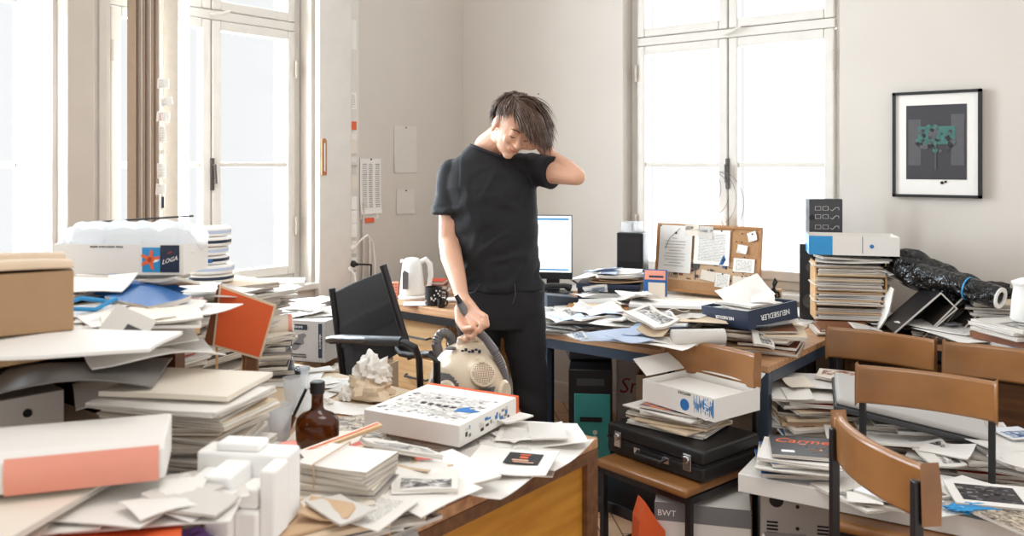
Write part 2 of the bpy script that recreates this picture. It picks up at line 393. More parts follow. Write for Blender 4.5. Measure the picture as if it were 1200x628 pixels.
def window(name, width, X, zt=2.27):
    """local: x along the wall, y outwards, z up; X places it. Frame, four sashes each with panes, handle, hinges"""
    root = bpy.data.objects.new(name, None); scene.collection.objects.link(root); root.matrix_world = X; struct(root)
    W = width; f = 0.05; y0 = 0.10; y1 = 0.18
    fr = MB()
    fr.box(0, f, y0, y1, SILL, WTOP, 'white_paint').box(W-f, W, y0, y1, SILL, WTOP, 'white_paint')
    fr.box(f, W-f, y0, y1, SILL, SILL+0.05, 'white_paint').box(f, W-f, y0, y1, WTOP-f, WTOP, 'white_paint')
    fr.box(f, W-f, y0-0.02, y1, zt, zt+0.05, 'white_paint').box(W/2-.02, W/2+.02, y0, y1, SILL+.05, WTOP-f, 'white_paint')
    fr.build('frame', root, bevel=0.006)
    MB().box(-0.04, W+0.04, -0.04, y1+0.02, SILL-0.035, SILL, 'white_paint').build('sill', root, bevel=0.006)
    for i in (0, 1):
        x0 = f+.003 if i == 0 else W/2+.004; x1 = W/2-.004 if i == 0 else W-f-.003
        for (za, zb, bar) in ((SILL+.053, zt-.003, CZ), (zt+.053, WTOP-f-.003, None)):
            s = MB(); k = 0.052; ya, yb = y0-0.025, y0+0.03
            s.box(x0, x0+k, ya, yb, za, zb, 'white_paint').box(x1-k, x1, ya, yb, za, zb, 'white_paint')
            s.box(x0+k, x1-k, ya, yb, za, za+k, 'white_paint').box(x0+k, x1-k, ya, yb, zb-k, zb, 'white_paint')
            if bar: s.box(x0+k, x1-k, ya+.01, yb-.01, bar-.014, bar+.014, 'white_paint')
            so = s.build('sash', root, bevel=0.007)
            MB().box(x0+k-.005, x1-k+.005, y0+.005, y0+.009, za+k-.005, zb-k+.005, 'window_glass').build('pane', so)
        xs = x0 if i == 0 else x1
        for z in (1.15, 2.05):
            MB().tube([(xs, y0-.035, z-.05), (xs, y0-.035, z+.05)], .009, 'cream_paint', 8).build('hinge', root, True)
    h = MB().cbox((W/2, y0-.03, 1.45), (.018, .012, .17), 'cover_dark').tube([(W/2, y0-.03, 1.5), (W/2, y0-.055, 1.5), (W/2+.004, y0-.06, 1.40)], .007, 'cover_dark', 8)
    h.build('handle', root, True)
    ho = MB().tube([(W/2-.02, y0-.04, zt+.02), (W/2+.04, y0-.06, zt+.03), (W/2+.09, y0-.05, zt+.05)], .008, 'white_paint', 8).build('latch', root, True)
    return root
window('window_1', W1b-W1a, Matrix(((0, -1, 0, 0), (1, 0, 0, W1a), (0, 0, 1, 0), (0, 0, 0, 1))))
window('window_2', W2b-W2a, Matrix(((0, -1, 0, 0), (1, 0, 0, W2a), (0, 0, 1, 0), (0, 0, 0, 1))))
window('window_3', WX1-WX0, tr(WX0, 0, 0), 2.215)
def cloth(name, label, w, z0, z1, X, folds, amp, m='sheer', group=None):
    b = MB(); n = 60; vs = []
    for k in range(13):
        z = z0+(z1-z0)*k/12
        for i in range(n+1):
            u = i/n; vs.append((u*w, amp*math.sin(u*folds*2*PI+.3*math.sin(k*.6))*(0.6+.4*math.sin(3*u)), z))
    b.add(vs, [(k*(n+1)+i, k*(n+1)+i+1, (k+1)*(n+1)+i+1, (k+1)*(n+1)+i) for k in range(12) for i in range(n)], m)
    o = b.build(name, smooth=True, angle=0); o.matrix_world = X
    return tag(o, label, 'curtain', group)
cloth('sheer_curtain', 'sheer white curtain hanging outside the left half of the back window', .47, SILL+.06, 2.9, tr(WX0+.09, .215, 0), 2, .008)
cloth('sheer_curtain', 'sheer white curtain hanging outside the right half of the back window', .50, SILL+.06, 2.9, tr(WX0+.68, .215, 0), 3, .016)
cloth('sheer_curtain', 'narrow sheer white curtain at the far left window beside the cream pilaster', .14, .9, 3.0, Matrix(((0, -1, 0, .05), (1, 0, 0, -2.90), (0, 0, 1, 0), (0, 0, 0, 1))), 3, .012)
cloth('sheer_curtain', 'narrow sheer white curtain beside the beige slat blind', .09, 1.0, 3.0, Matrix(((0, -1, 0, .06), (1, 0, 0, -2.20), (0, 0, 1, 0), (0, 0, 0, 1))), 2, .010)
# the gathered vertical blind
t = thing('vertical_blind', 'gathered beige vertical slat blind hanging before the left window', 'blind', (0.13, -2.44, 0))
MB().box(-.02, .02, -.08, .28, 3.05, 3.09, 'plastic_white').build('rail', t)
mat('slat_a', 'bda791', .8); mat('slat_b', 'a08b7c', .8); mat('slat_c', 'e0d8cb', .85)
for i in range(9):
    y = i*.014
    MB().box(-.03, .025, -.0016, .0016, .95, 3.05, ('slat_a', 'slat_b', 'slat_c')[i % 3], tr(0, y, 0) @ rotm('Z', 12+5*(i % 3))).build('slat', t)
MB().box(-.055, .055, -.0016, .0016, .95, 3.05, 'slat_c', tr(.01, .165, 0) @ rotm('Z', 44)).build('slat', t)
notes = [(192, 98, 'text', 'white card with small print'), (196, 119, 'text', 'tilted white card'), (192, 137, 'orange', 'orange and white card'), (191, 157, 'text', 'narrow white card'),
         (191, 178, 'text', 'tiny white slip'), (190, 200, 'text', 'tall white note'), (189, 222, 'text', 'curled white note'), (191, 237, 'blue', 'narrow blue and white slip')]
for i, (px, py, k, lab) in enumerate(notes):
    x, y = atD(px, 3.80); z = CZ-(py-193)*.0038
    ww, hh = ((.055, .045), (.055, .035), (.06, .045), (.03, .075), (.025, .02), (.04, .07), (.045, .05), (.02, .07))[i]
    b = MB().slab(ww, hh, .0012, lambda u, v: .004*u*u, m='print_text_v', X=rotm('X', 90) @ rotm('Z', (-3, 12, -6, 3, 0, 2, -4, 0)[i]))
    if k == 'orange': b.cbox((-ww*.35, -.002, 0), (ww*.25, .001, hh*.7), 'ink_orange')
    if k == 'blue': b.cbox((0, -.002, 0), (ww*.8, .001, hh*.7), 'cover_navy')
    o = b.build('note_card'); tag(o, lab + ' pinned on the cream strip of the slat blind' + ('' if i < 7 else ', lowest'), 'note', 'notes pinned on the blind', (x, y, z), TH)
x, y = atD(191, 3.805)
o = MB().tube([(0, 0, -.60), (0, 0, .45)], .0018, 'cable_white', 6).build('string', smooth=True); tag(o, 'thin white string of notes hanging down the cream blind strip', 'string', None, (x, y, 1.80))
# wall things ------------------------------------------------------------
def on_left(px, py, off=0.0):              # point on the left wall plane x=off
    r = (px-600)/1000; d = (CX-off)/(ST-r*CT); return (off, atD(px, d)[1], CZ-(py-193)/1000*d)
def on_back(px, py, off=0.0):
    r = (px-600)/1000; d = (-CY-off)/(r*ST+CT); return (atD(px, d)[0], -off, CZ-(py-193)/1000*d)
LW = R(90)                                 # turns a -y face to look along +x
p = on_left(379, 185, .058)
t = thing('thermometer', 'small wooden wall thermometer hanging on the white pier', 'thermometer', p, LW)
MB().prism([(-.018, -.1), (.018, -.1), (.018, .1), (.008, .112), (-.008, .112), (-.018, .1)], 0, .01, 'wood_frame', rotm('X', 90)).build('backing', t, bevel=.002)
MB().cbox((0, -.012, 0), (.006, .004, .17), 'ink_white').lathe([(.007, -.006), (.007, .006)], 'ink_red', 10, tr(0, -.012, -.085)).build('tube', t)
b = MB()
for i in range(18): b.cbox((.008 if i % 2 else -.008, -.0108, -.08+i*.0095), (.007, .001, .0018), 'ink_black')
b.build('scale_marks', t)
# conduit strip with notes, switches and sockets
p0 = on_left(405, 193); p1 = on_left(419, 193)
ym = (p0[1]+p1[1])/2; sw = p1[1]-p0[1]
o = MB().box(0, .014, -sw/2, sw/2, .76, 2.55, 'white_paint').build('notice_strip', bevel=.003)
tag(o, 'tall narrow white board strip fixed on the left wall by the corner', 'board', None, (0, ym, 0))
sl = [(40, 'plain white sheet, topmost', .18, 'paper_white'), (118, 'ruled cream slip', .10, 'print_text_v'), (147, 'small orange slip', .05, 'cover_orange'), (158, 'curled white slip under the orange one', .06, 'paper_white'), (172, 'cream slip', .08, 'paper_cream'),
      (185, 'curled white slip above the grey one', .05, 'paper_white'), (199, 'grey curled slip', .06, 'paper_grey'), (213, 'cream card, lowest', .08, 'paper_cream')]
for i, (py, lab, hh, mm) in enumerate(sl):
    q = on_left(412, py, .016)
    o = MB().slab(sw*.8, hh, .001, (lambda u, v: .012*max(0, v)**2) if 'curled' in lab else (lambda u, v: .001*u*u), m=mm, X=rotm('X', 90)).build('paper_slip')
    tag(o, lab + ' pinned on the narrow white wall strip', 'note', 'slips on the wall strip', q, LW)
for i, (py, lab) in enumerate(((238, 'white rocker light switch, upper of two on the wall strip'), (254, 'white rocker light switch, lower of two on the wall strip'))):
    t = thing('light_switch', lab, 'switch', on_left(411, py, .014), LW, 'switches on the wall strip')
    MB().box(-.04, .04, -.012, 0, -.04, .04, 'plastic_white').build('plate', t, bevel=.004)
    MB().box(-.022, .022, -.018, -.012, -.028, .028, 'plastic_white', rotm('X', 4)).build('rocker', t, bevel=.002)
for i, (py, lab) in enumerate(((270, 'white wall socket, topmost with a white plug'), (290, 'white wall socket with the white charger, middle one'), (309, 'white wall socket with the black plug'), (327, 'white wall socket, lowest on the wall strip'))):
    t = thing('wall_socket', lab, 'socket', on_left(411, py, .014), LW, 'sockets on the wall strip')
    MB().box(-.04, .04, -.012, 0, -.04, .04, 'plastic_white').build('plate', t, bevel=.004)
    MB().lathe([(.028, 0), (.028, .004), (.02, .004), (.02, .001)], 'plastic_white', 20, tr(0, -.012, 0) @ rotm('X', 90)).build('rim', t, True)
t = thing('power_plug', 'black power plug with a black cord in the third wall socket', 'plug', on_left(411, 309, .03), LW)
MB().lathe([(.02, 0), (.02, .03), (.012, .035), (.01, .06)], 'plastic_black', 14, rotm('X', 90)).build('plug_body', t, True)
MB().tube([(0, -.05, 0), (.03, -.09, 0), (.10, -.07, -.01), (.115, -.05, -.1), (.12, -.03, -.25), (.11, -.03, -.5)], .006, 'rubber_black', 8).build('cord', t, True)
t = thing('power_plug', 'white power plug with a looping white cord in the wall socket', 'plug', on_left(411, 290, .03), LW)
MB().lathe([(.018, 0), (.018, .03), (.01, .035)], 'plastic_white', 14, rotm('X', 90)).build('plug_body', t, True)
MB().tube([(0, -.035, 0), (.02, -.07, .05), (.07, -.07, .075), (.12, -.06, .03), (.15, -.05, -.08), (.155, -.04, -.25), (.14, -.03, -.42)], .0055, 'cable_white', 8).build('cord', t, True)
t = thing('power_plug', 'white power plug with a cord hanging straight down, lowest', 'plug', on_left(409, 313, .03), LW)
MB().lathe([(.016, 0), (.016, .03), (.01, .035)], 'plastic_white', 14, tr(-.01, 0, -.01) @ rotm('X', 90)).build('plug_body', t, True)
MB().tube([(-.01, -.03, -.01), (-.005, -.06, -.04), (.0, -.06, -.12), (0, -.05, -.3)], .0055, 'cable_white', 8).build('cord', t, True)
o = MB().tube([(0, -.014, .27), (0, -.014, -.35)], .008, 'paper_grey', 8).tube([(.05, -.014, .06), (.055, -.014, -.3)], .007, 'cable_white', 8).build('cable_conduit', smooth=True)
tag(o, 'thin grey cable conduit running down the wall below the calendar', 'conduit', None, on_left(424, 290, 0), LW)
# calendar
t = thing('wall_calendar', 'white wall calendar with small grids hanging beside the corner', 'calendar', on_left(434, 218, .004), LW)
MB().slab(.17, .34, .003, lambda u, v: .012*max(0, -v)**3, m='paper_white', X=rotm('X', 90)).build('sheet', t)
b = MB()
for c in range(3):
    for r_ in range(22):
        for k in range(5 if c != 1 else 4):
            b.cbox((-.065+c*.052+k*.0075, -.005-.012*max(0, -(.13-r_*.0125)/.17)**3, .135-r_*.0125), (.004, .0008, .0045), 'ink_black' if c == 1 or r_ % 5 == 0 else 'ink_grey')
b.build('print', t); MB().ell((0, -.008, .165), (.005, .005, .005), 'ink_black', 8, None, 6).build('pin', t, True)
o = MB().slab(.15, .06, .002, m='print_text_v', X=rotm('X', 90)).build('wall_note'); tag(o, 'wide white note pinned just under the calendar', 'note', None, on_left(433, 251, .004), LW)
o = MB().slab(.09, .028, .002, m='cover_orange', X=rotm('X', 90)).build('sticker'); tag(o, 'orange strip sticker on the wall under the calendar', 'sticker', None, on_left(432, 258, .007), LW)
mat('paper_wall', 'd6d0c8', 0.9, var=0.02)
for (px, py, ww, hh, lab) in ((475, 175, .20, .30, 'large faint off-white sheet pinned on the corner wall'), (475, 236, .16, .16, 'small faint off-white sheet pinned on the corner wall')):
    t = thing('pinned_sheet', lab, 'paper', on_left(px, py, .003), LW)
    MB().slab(ww, hh, .0015, lambda u, v: .006*abs(u)**3*max(0, -v), m='paper_wall', X=rotm('X', 90)).build('sheet', t)
    MB().ell((0, -.008, hh/2-.01), (.005, .005, .005), 'cover_brown', 8, None, 6).build('pin', t, True)
o = MB().ell((0, 0, 0), (.004, .006, .004), 'cover_dark', 8, None, 6).build('nail', smooth=True); tag(o, 'small nail in the bare back wall above the man', 'nail', None, on_back(631, 110, .004))
# framed print on the back wall
q = on_back(1097, 169, .02)
t = thing('framed_picture', 'black framed dark print with a teal tree on the right wall', 'picture', q)
w2, h2 = .405, .475
w2 = (on_back(1149, 169, .02)[0]-on_back(1045, 169, .02)[0]); h2 = .505
b = MB()
for s in (-1, 1):
    b.box(min(s*w2/2, s*(w2/2-.014)), max(s*w2/2, s*(w2/2-.014)), -.014, .014, -h2/2, h2/2, 'ink_black')
    b.box(-w2/2, w2/2, -.014, .014, min(s*h2/2, s*(h2/2-.014)), max(s*h2/2, s*(h2/2-.014)), 'ink_black')
b.build('frame', t); MB().box(-w2/2+.01, w2/2-.01, -.004, .012, -h2/2+.01, h2/2-.01, 'paper_white').build('mat_board', t)
mat('print_dark', '38363a', .5, var=.1, scale=15); mat('print_mid', '545355', .5, var=.1); mat('print_teal', '3e6f68', .5, var=.2, scale=30)
pw, ph = w2*.68, h2*.70
b = MB().box(-pw/2, pw/2, -.006, -.004, -ph/2+.01, ph/2+.01, 'print_dark').box(-pw/2+.01, -pw/4, -.007, -.006, -.1, .12, 'print_mid').box(pw/4, pw/2-.01, -.007, -.006, -.1, .14, 'print_mid')
b.build('print', t)
b = MB().box(-pw*.30, pw*.32, -.008, -.007, .0, .085, 'print_teal')
random.seed(3)
for i in range(60):
    a, rr = random.random()*2*PI, random.random()**.6
    b.lathe([(.004+random.random()*.013, 0), (.003, .001)], random.choice(['ink_black', 'print_dark', 'print_teal', 'print_mid']), 7, tr(rr*math.cos(a)*pw*.32, -.009, .03+rr*math.sin(a)*.065) @ rotm('X', 90))
b.box(-.004, .002, -.009, -.008, -.12, .03, 'print_mid'); b.build('tree_motif', t)
MB().lathe([(.008, 0), (.008, .001)], 'ink_black', 8, tr(w2*.07, -.006, -ph/2-.005) @ rotm('X', 90)).lathe([(.006, 0), (.006, .001)], 'ink_black', 8, tr(w2*.11, -.006, -ph/2) @ rotm('X', 90)).build('seal_mark', t)
# cable coil on the window handle
t = thing('cable_coil', 'coil of thin white cable hanging from the back window handle', 'cable', (WX0+.595+.01, .03, 1.46))
for k in range(4):
    a = .07+.022*k; pts = [(a*math.sin(q)*1.0-.05+.02*k, -.01+.006*k, -a*2.1*(1-math.cos(q))/1.0*.62) for q in [i*2*PI/36 for i in range(37)]]
    MB().tube(pts, .0017, 'ink_grey', 6).build('loop', t, True)
MB().cbox((.0, -.01, -.27), (.09, .02, .07), 'plastic_white').build('connector_box', t, bevel=.004)
MB().tube([(.02, -.01, -.25), (.06, -.02, -.36), (.05, -.03, -.6)], .009, 'paper_grey', 8).build('lead', t, True)
q = on_back(897, 250, -.07)
o = MB().slab(.19, .27, .0015, m='bubble', X=rotm('X', 90)).build('pinned_sheet'); tag(o, 'large pale sheet taped inside the right pane of the back window', 'paper', None, q)
# ================================================================ DESKS
def panel_desk(name, label, x0, x1, y0, y1, z, top='wood_desk', side='wood_yellow', frame='wood_dark', th=.028):
    t = thing(name, label, 'desk', (x0, y0, 0)); w_, l_ = x1-x0, y1-y0
    MB().box(0, w_, 0, l_, z-th, z, top).build('desk_top', t, bevel=.004)
    for (a, c) in ((0, 0), (w_-.05, 0), (0, l_-.05), (w_-.05, l_-.05)):
        MB().box(a, a+.05, c, c+.05, 0, z-th, frame).build('leg', t, bevel=.003)
    MB().box(w_-.04, w_-.02, .05, l_-.05, .12, z-th-.03, side).build('front_panel', t)
    MB().box(.05, w_-.05, l_-.04, l_-.02, .2, z-th, frame).build('end_panel', t)
    MB().box(w_-.05, w_-.0, .05, l_-.05, z-th-.03, z-th, frame).build('rail', t)
    return t
panel_desk('desk', 'wooden desk with ochre front panel and dark frame in the foreground', 1.96, 2.70, -4.2, -2.45, .75)
panel_desk('desk', 'pale wooden desk beyond the ochre one, towards the left window', 1.20, 1.95, -4.2, -2.42, .75, top='kraft_pale')
# raised cabinet desk at the lower left
t = thing('side_cabinet', 'low grey metal cabinet with a wooden top standing on the front desk', 'cabinet', (2.05, -4.35, .75))
MB().box(.01, .655, .01, .94, 0, .08, 'metal_grey').build('body', t)
MB().box(0, .67, 0, .95, .08, .10, 'wood_desk').build('top', t, bevel=.003)
MB().box(.656, .664, .5, .93, .01, .07, 'metal_black').build('drawer', t)
# hutch
t = thing('desk_hutch', 'open wooden shelf unit holding papers on the left desk', 'shelf', (1.32, -4.3, .75))
MB().box(0, .80, 0, 1.0, .345, .37, 'wood_light').build('shelf_board', t, bevel=.003)
MB().box(0, .74, .97, .995, 0, .345, 'wood_dark').build('side_panel', t); MB().box(0, .74, 0, .025, 0, .345, 'wood_dark').build('side_panel', t)
MB().box(0, .02, .025, .97, 0, .345, 'wood_dark').build('back_panel', t)
MB().box(.02, .72, .5, .515, 0, .345, 'wood_dark').build('divider', t)
def steel_desk(name, label, x0, x1, y0, y1, z, top, frame, th=.025, leg=.035):
    t = thing(name, label, 'desk', (x0, y0, 0)); w_, l_ = x1-x0, y1-y0
    MB().box(0, w_, 0, l_, z-th, z, top).build('desk_top', t, bevel=.003)
    for (a, c) in ((0, 0), (w_-leg, 0), (0, l_-leg), (w_-leg, l_-leg)):
        MB().box(a, a+leg, c, c+leg, 0, z-th, frame).build('leg', t, bevel=.002)
    for (a, b_, c, d) in ((leg, w_-leg, 0, leg*.7), (leg, w_-leg, l_-leg*.7, l_), (0, leg*.7, leg, l_-leg), (w_-leg*.7, w_, leg, l_-leg)):
        MB().box(a, b_, c, d, z-th-.04, z-th, frame).build('rail', t)
    return t
steel_desk('desk', 'paper-covered desk with blue-grey steel legs under the pinboard window', 1.72, 2.76, -1.40, -.60, .76, 'wood_desk', 'metal_bluegrey')
steel_desk('table', 'white narrow bench table along the back window wall', 1.0, 2.58, -.55, -.03, .76, 'table_white', 'metal_grey')
steel_desk('table', 'black-framed wooden table under the framed picture', 2.61, 4.2, -.60, -.03, .76, 'wood_desk', 'metal_black')
t = steel_desk('desk', 'wooden corner desk with the kettle and the monitor', .10, 1.66, -1.25, -.58, .76, 'wood_desk', 'metal_black', th=.04)
t = thing('low_dark_box', 'long dark filler block added under the black-framed table', 'cabinet', (2.75, -.50, 0)); MB().box(0, 1.40, 0, .42, 0, .66, 'wood_dark').build('box_body', t, bevel=.003)  # added block, put in to darken the space under the table
for i in range(3): MB().box(.03+.46*i, .46+.46*i, -.015, 0, .06, .62, 'wood_dark').build('block_front', t, bevel=.003)
# drawer unit under the kettle desk
t = thing('drawer_unit', 'light wooden drawer unit under the corner desk', 'cabinet', (.55, -1.18, 0))
MB().box(0, .42, 0, .5, .04, .695, 'wood_light').build('body', t, bevel=.003)
for i in range(3):
    d = MB().box(.01, .41, -.018, 0, .05+i*.215, .255+i*.215, 'wood_light').build('drawer', t, bevel=.004)
    MB().tube([(.12, -.02, .16+i*.215), (.13, -.045, .155+i*.215), (.29, -.045, .155+i*.215), (.30, -.02, .16+i*.215)], .006, 'metal_grey', 8).build('handle', d, True)
# ================================================================ PAPER
ORD = ['topmost', 'second from the top', 'third from the top', 'fourth from the top', 'fifth from the top', 'sixth from the top', 'seventh from the top', 'eighth from the top',
       'ninth from the top', 'tenth from the top', 'eleventh from the top', 'twelfth from the top', 'thirteenth from the top', 'fourteenth from the top', 'fifteenth from the top',
       'sixteenth from the top', 'seventeenth from the top', 'eighteenth from the top', 'nineteenth from the top', 'twentieth from the top']
KINDS = {   # kind: (name, words, category, materials (face), edge, thickness range, stiffness)
 'sheet': ('paper_sheet', 'loose sheet', 'paper', [('paper_white', 'white'), ('print_text', 'printed white'), ('paper_cream', 'cream')], None, (.0015, .002), .3),
 'bundle': ('paper_bundle', 'paper bundle', 'paper', [('paper_white', 'white'), ('paper_cream', 'cream'), ('print_text', 'printed white'), ('paper_grey', 'greyish')], 'page_edges_white', (.005, .013), .5),
 'blue': ('paper_bundle', 'paper bundle', 'paper', [('paper_blue', 'bluish'), ('paper_white', 'white'), ('print_text', 'printed white')], 'page_edges_white', (.004, .010), .6),
 'env': ('envelope', 'thick envelope', 'envelope', [('paper_cream', 'cream'), ('paper_white', 'white'), ('kraft_pale', 'pale tan')], 'page_edges', (.010, .017), .5),
 'kraft': ('envelope', 'envelope', 'envelope', [('kraft', 'tan'), ('kraft_pale', 'pale tan')], None, (.003, .006), .6),
 'folder': ('folder', 'folder', 'folder', [('kraft_pale', 'pale tan'), ('paper_grey', 'grey'), ('cover_dark', 'dark'), ('paper_white', 'white')], 'page_edges', (.008, .016), .25),
 'mag': ('magazine', 'magazine', 'magazine', [('print_photo_grey', 'grey-pictured'), ('print_photo_blue', 'blue-pictured'), ('print_photo_warm', 'red-brown-pictured'), ('cover_blue', 'blue'), ('print_cover_mix', 'dark-pictured'), ('cover_red', 'red')], 'page_edges_white', (.005, .011), .4),
 'book': ('book', 'book', 'book', [('cover_dark', 'dark'), ('cover_brown', 'brown'), ('cover_grey', 'grey'), ('cover_navy', 'navy'), ('cover_red', 'red')], 'page_edges', (.014, .026), 0),
 'board': ('cardboard_sheet', 'flat board', 'board', [('cardboard_pale', 'pale brown'), ('paper_white', 'white'), ('kraft', 'tan')], None, (.003, .006), .1),
}
rs = random.Random(11)
def paper(kind, x, y, z, w, l, rz, label=None, mcol=None, t=None, curl=0.0, dome=0.0, group=None, tilt=None, rnd=rs, edge=None, name=None):
    nm, words, cat, cols, ed, tr_, st = KINDS[kind]
    mcol = mcol or rnd.choice(cols)[0]; cw = dict(cols).get(mcol, '')
    t = t or rnd.uniform(*tr_); ed = edge or ed
    c1, c2, c3 = (rnd.uniform(-1, 1)*st for _ in range(3)); q1 = rnd.random()*6
    ck = [max(0, rnd.uniform(-1.2, 1))*st for _ in range(4)]
    def h(u, v):
        z_ = curl*(c1*u*u + c2*v*v)*.5 + dome*(u*u*.5+v*v*.5)*-1 + curl*.25*math.sin(2.2*u+1.7*v+q1)
        for k, (a, bb) in enumerate(((1, 1), (1, -1), (-1, 1), (-1, -1))):
            d = max(0, (u*a+v*bb)/2-.35); z_ += ck[k]*curl*3*d*d
        return z_
    mb = MB()
    if kind == 'book':
        mb.box(-w/2, w/2, -l/2, l/2, 0, .0022, mcol).box(-w/2, w/2, -l/2, l/2, t-.0022, t, mcol).box(-w/2, -w/2+.003, -l/2, l/2, .0022, t-.0022, mcol)
        mb.box(-w/2+.003, w/2-.004, -l/2+.004, l/2-.004, .0022, t-.0022, 'page_edges')
        o = mb.build(name or nm)
    else:
        if ed and t > .004 and kind in ('bundle', 'blue', 'env', 'folder'):
            k = max(1, int(t/.004)); tt = t/k       # a few leaves, each shifted a little, so the edge reads as paper
            for i in range(k):
                dx, dy, a = rnd.uniform(-1, 1)*.004, rnd.uniform(-1, 1)*.005, rnd.uniform(-1, 1)*1.2
                mb.slab(w, l, tt*.82, h, 6, 7, mcol if i == k-1 else ('paper_white' if i % 2 else mcol), ed, tr(dx, dy, i*tt) @ rotm('Z', a))
        else:
            mb.slab(w, l, t, h, 7, 8, mcol, ed)
        o = mb.build(name or nm, smooth=True, angle=35)
    o.location = (x, y, z); o.rotation_euler = (0, 0, rz) if tilt is None else (tilt[0], tilt[1], rz)
    tag(o, label, cat, group); o['_c'] = cw; o['_w'] = words; o['_t'] = t
    return o
def stack(kinds, x, y, z0, z1, w, l, rz, place, jit=.03, rot=10, curl=.004, dome=0, seed=0, grow=0, lean=(0, 0), cols=None, maxn=26, keep=True):
    """a pile from z0 up to about z1; every item is its own thing and is named by its rank from the top"""
    r = random.Random(seed*7+1); z = z0; items = []
    while z < z1 and len(items) < maxn:
        k = kinds[int(r.random()*len(kinds))]
        f = (z-z0)/max(.001, z1-z0); s = 1+grow*f
        ww, ll = w*s*r.uniform(.9, 1.05), l*s*r.uniform(.9, 1.05)
        if k in ('mag', 'book'): ww, ll = min(ww, .22), min(ll, .30)
        big = (z1-z0)/maxn
        t = None
        lo, hi = KINDS[k][5]
        if (lo+hi)/2 < big: t = big*r.uniform(.85, 1.1)
        mc = r.choice(cols[k]) if cols and k in cols else None
        o = paper(k, x+r.uniform(-jit, jit)+lean[0]*f, y+r.uniform(-jit, jit)+lean[1]*f, z, ww, ll, rz+R(r.uniform(-rot, rot)), mcol=mc, t=t, curl=curl, dome=dome, rnd=r)
        z += o['_t']+.0012+curl*.12; items.append(o)
    for i, o in enumerate(reversed(items)):
        wd = ORD[min(i, len(ORD)-1)]
        lab = f"{o['_c']} {o['_w']}, {wd} {place}".replace('  ', ' ').strip()
        if len(lab.replace('-', ' ').split()) > 15: lab = lab.replace('from the top', 'from top')
        o['label'] = lab; o['group'] = 'papers piled '+place.replace('in the', 'in the')
        if i >= len(ORD): o['label'] = f"{o['_w']} low down {place}"
    for o in items:
        for k in ('_c', '_w', '_t'): del o[k]
    return z
def loose(kind, px, py, z, w, l, deg, label, mcol=None, curl=.012, t=None, tilt=None, dome=0, seed=0, name=None, frame='cam'):
    x, y = at(px, py, z); r = random.Random(seed+px*13+py)
    o = paper(kind, x, y, z, w, l, R(deg)+TH, label, mcol, t, curl, dome, None, tilt, r, name=name)
    for k in ('_c', '_w', '_t'): del o[k]
    return o
D2 = lambda px, d: atD(px, d)
def S(kinds, px, d, z0, z1, w, l, deg, place, **k):
    x, y = atD(px, d); return stack(kinds, x, y, z0, z1, w, l, R(deg)+TH, place, **k)
# ---------------------------------------------------------------- boxes
def open_box(name, label, cat, x, y, z, w, l, h, rz, m='paper_white', inner=None, th=.004, flaps=0, fm=None, group=None, rot=None):
    t = thing(name, label, cat, (x, y, z), rz, group, rot)
    b = MB(); inner = inner or m
    b.box(-w/2, w/2, -l/2, l/2, 0, th, m)
    b.box(-w/2, w/2, -l/2, -l/2+th, th, h, m).box(-w/2, w/2, l/2-th, l/2, th, h, m)
    b.box(-w/2, -w/2+th, -l/2+th, l/2-th, th, h, m).box(w/2-th, w/2, -l/2+th, l/2-th, th, h, m)
    b.build('box_body', t)
    if flaps:
        fm = fm or m
        for (cx, cy, sx, sy, ax, an) in ((0, -l/2, w, flaps, 'X', 200), (0, l/2, w, flaps, 'X', -20), (-w/2, 0, flaps, l, 'Y', 25), (w/2, 0, flaps, l, 'Y', -25)):
            if ax == 'X': X = tr(0, cy, h) @ rotm('X', -28 if cy < 0 else 28) ; g = (-w/2, w/2, -flaps if cy < 0 else 0, 0 if cy < 0 else flaps)
            else: X = tr(cx, 0, h) @ rotm('Y', 35 if cx < 0 else -35); g = (-flaps if cx < 0 else 0, 0 if cx < 0 else flaps, -l/2, l/2)
            MB().box(g[0], g[1], g[2], g[3], 0, th*.7, fm, X).build('flap', t)
    return t
# ---- far left: hutch top ------------------------------------------------
x, y = atD(92, 2.0)
HZ = 1.121
z = stack(['board', 'bundle', 'bundle', 'mag'], 1.84, -3.45, HZ, HZ+.045, .34, .40, R(8), 'in the flat pile on the shelf unit', jit=.03, rot=14, curl=.008, seed=2, grow=.05)
z1 = stack(['board', 'bundle', 'folder'], 1.80, -3.42, z+.004, z+.04, .36, .34, R(25), 'in the upper shelf unit sheets', jit=.03, rot=20, curl=.012, seed=3)
z2 = stack(['board', 'bundle', 'env'], 1.82, -3.84, HZ+.003, 1.180, .46, .40, R(5), 'under the brown carton', jit=.02, rot=6, curl=.003, seed=4)
# brown carton
bx, by = atD(18, 1.62)
bx, by = room(-1.069, 1.60)
t = thing('cardboard_box', 'brown cardboard box at the left edge of the photo', 'box', (bx, by, 1.19), TH+R(32))
MB().box(-.21, .21, -.13, .13, 0, .112, 'cardboard').build('box_body', t, bevel=.002)
for s in (-1, 1): MB().slab(.42, .132, .003, lambda u, v, s=s: .012*(1-(v*s-.2)**2)*(1+.5*math.sin(3*u)) if v*s > -2 else 0, 8, 8, 'cardboard_pale', X=tr(0, s*.065, .112)).build('flap', t)
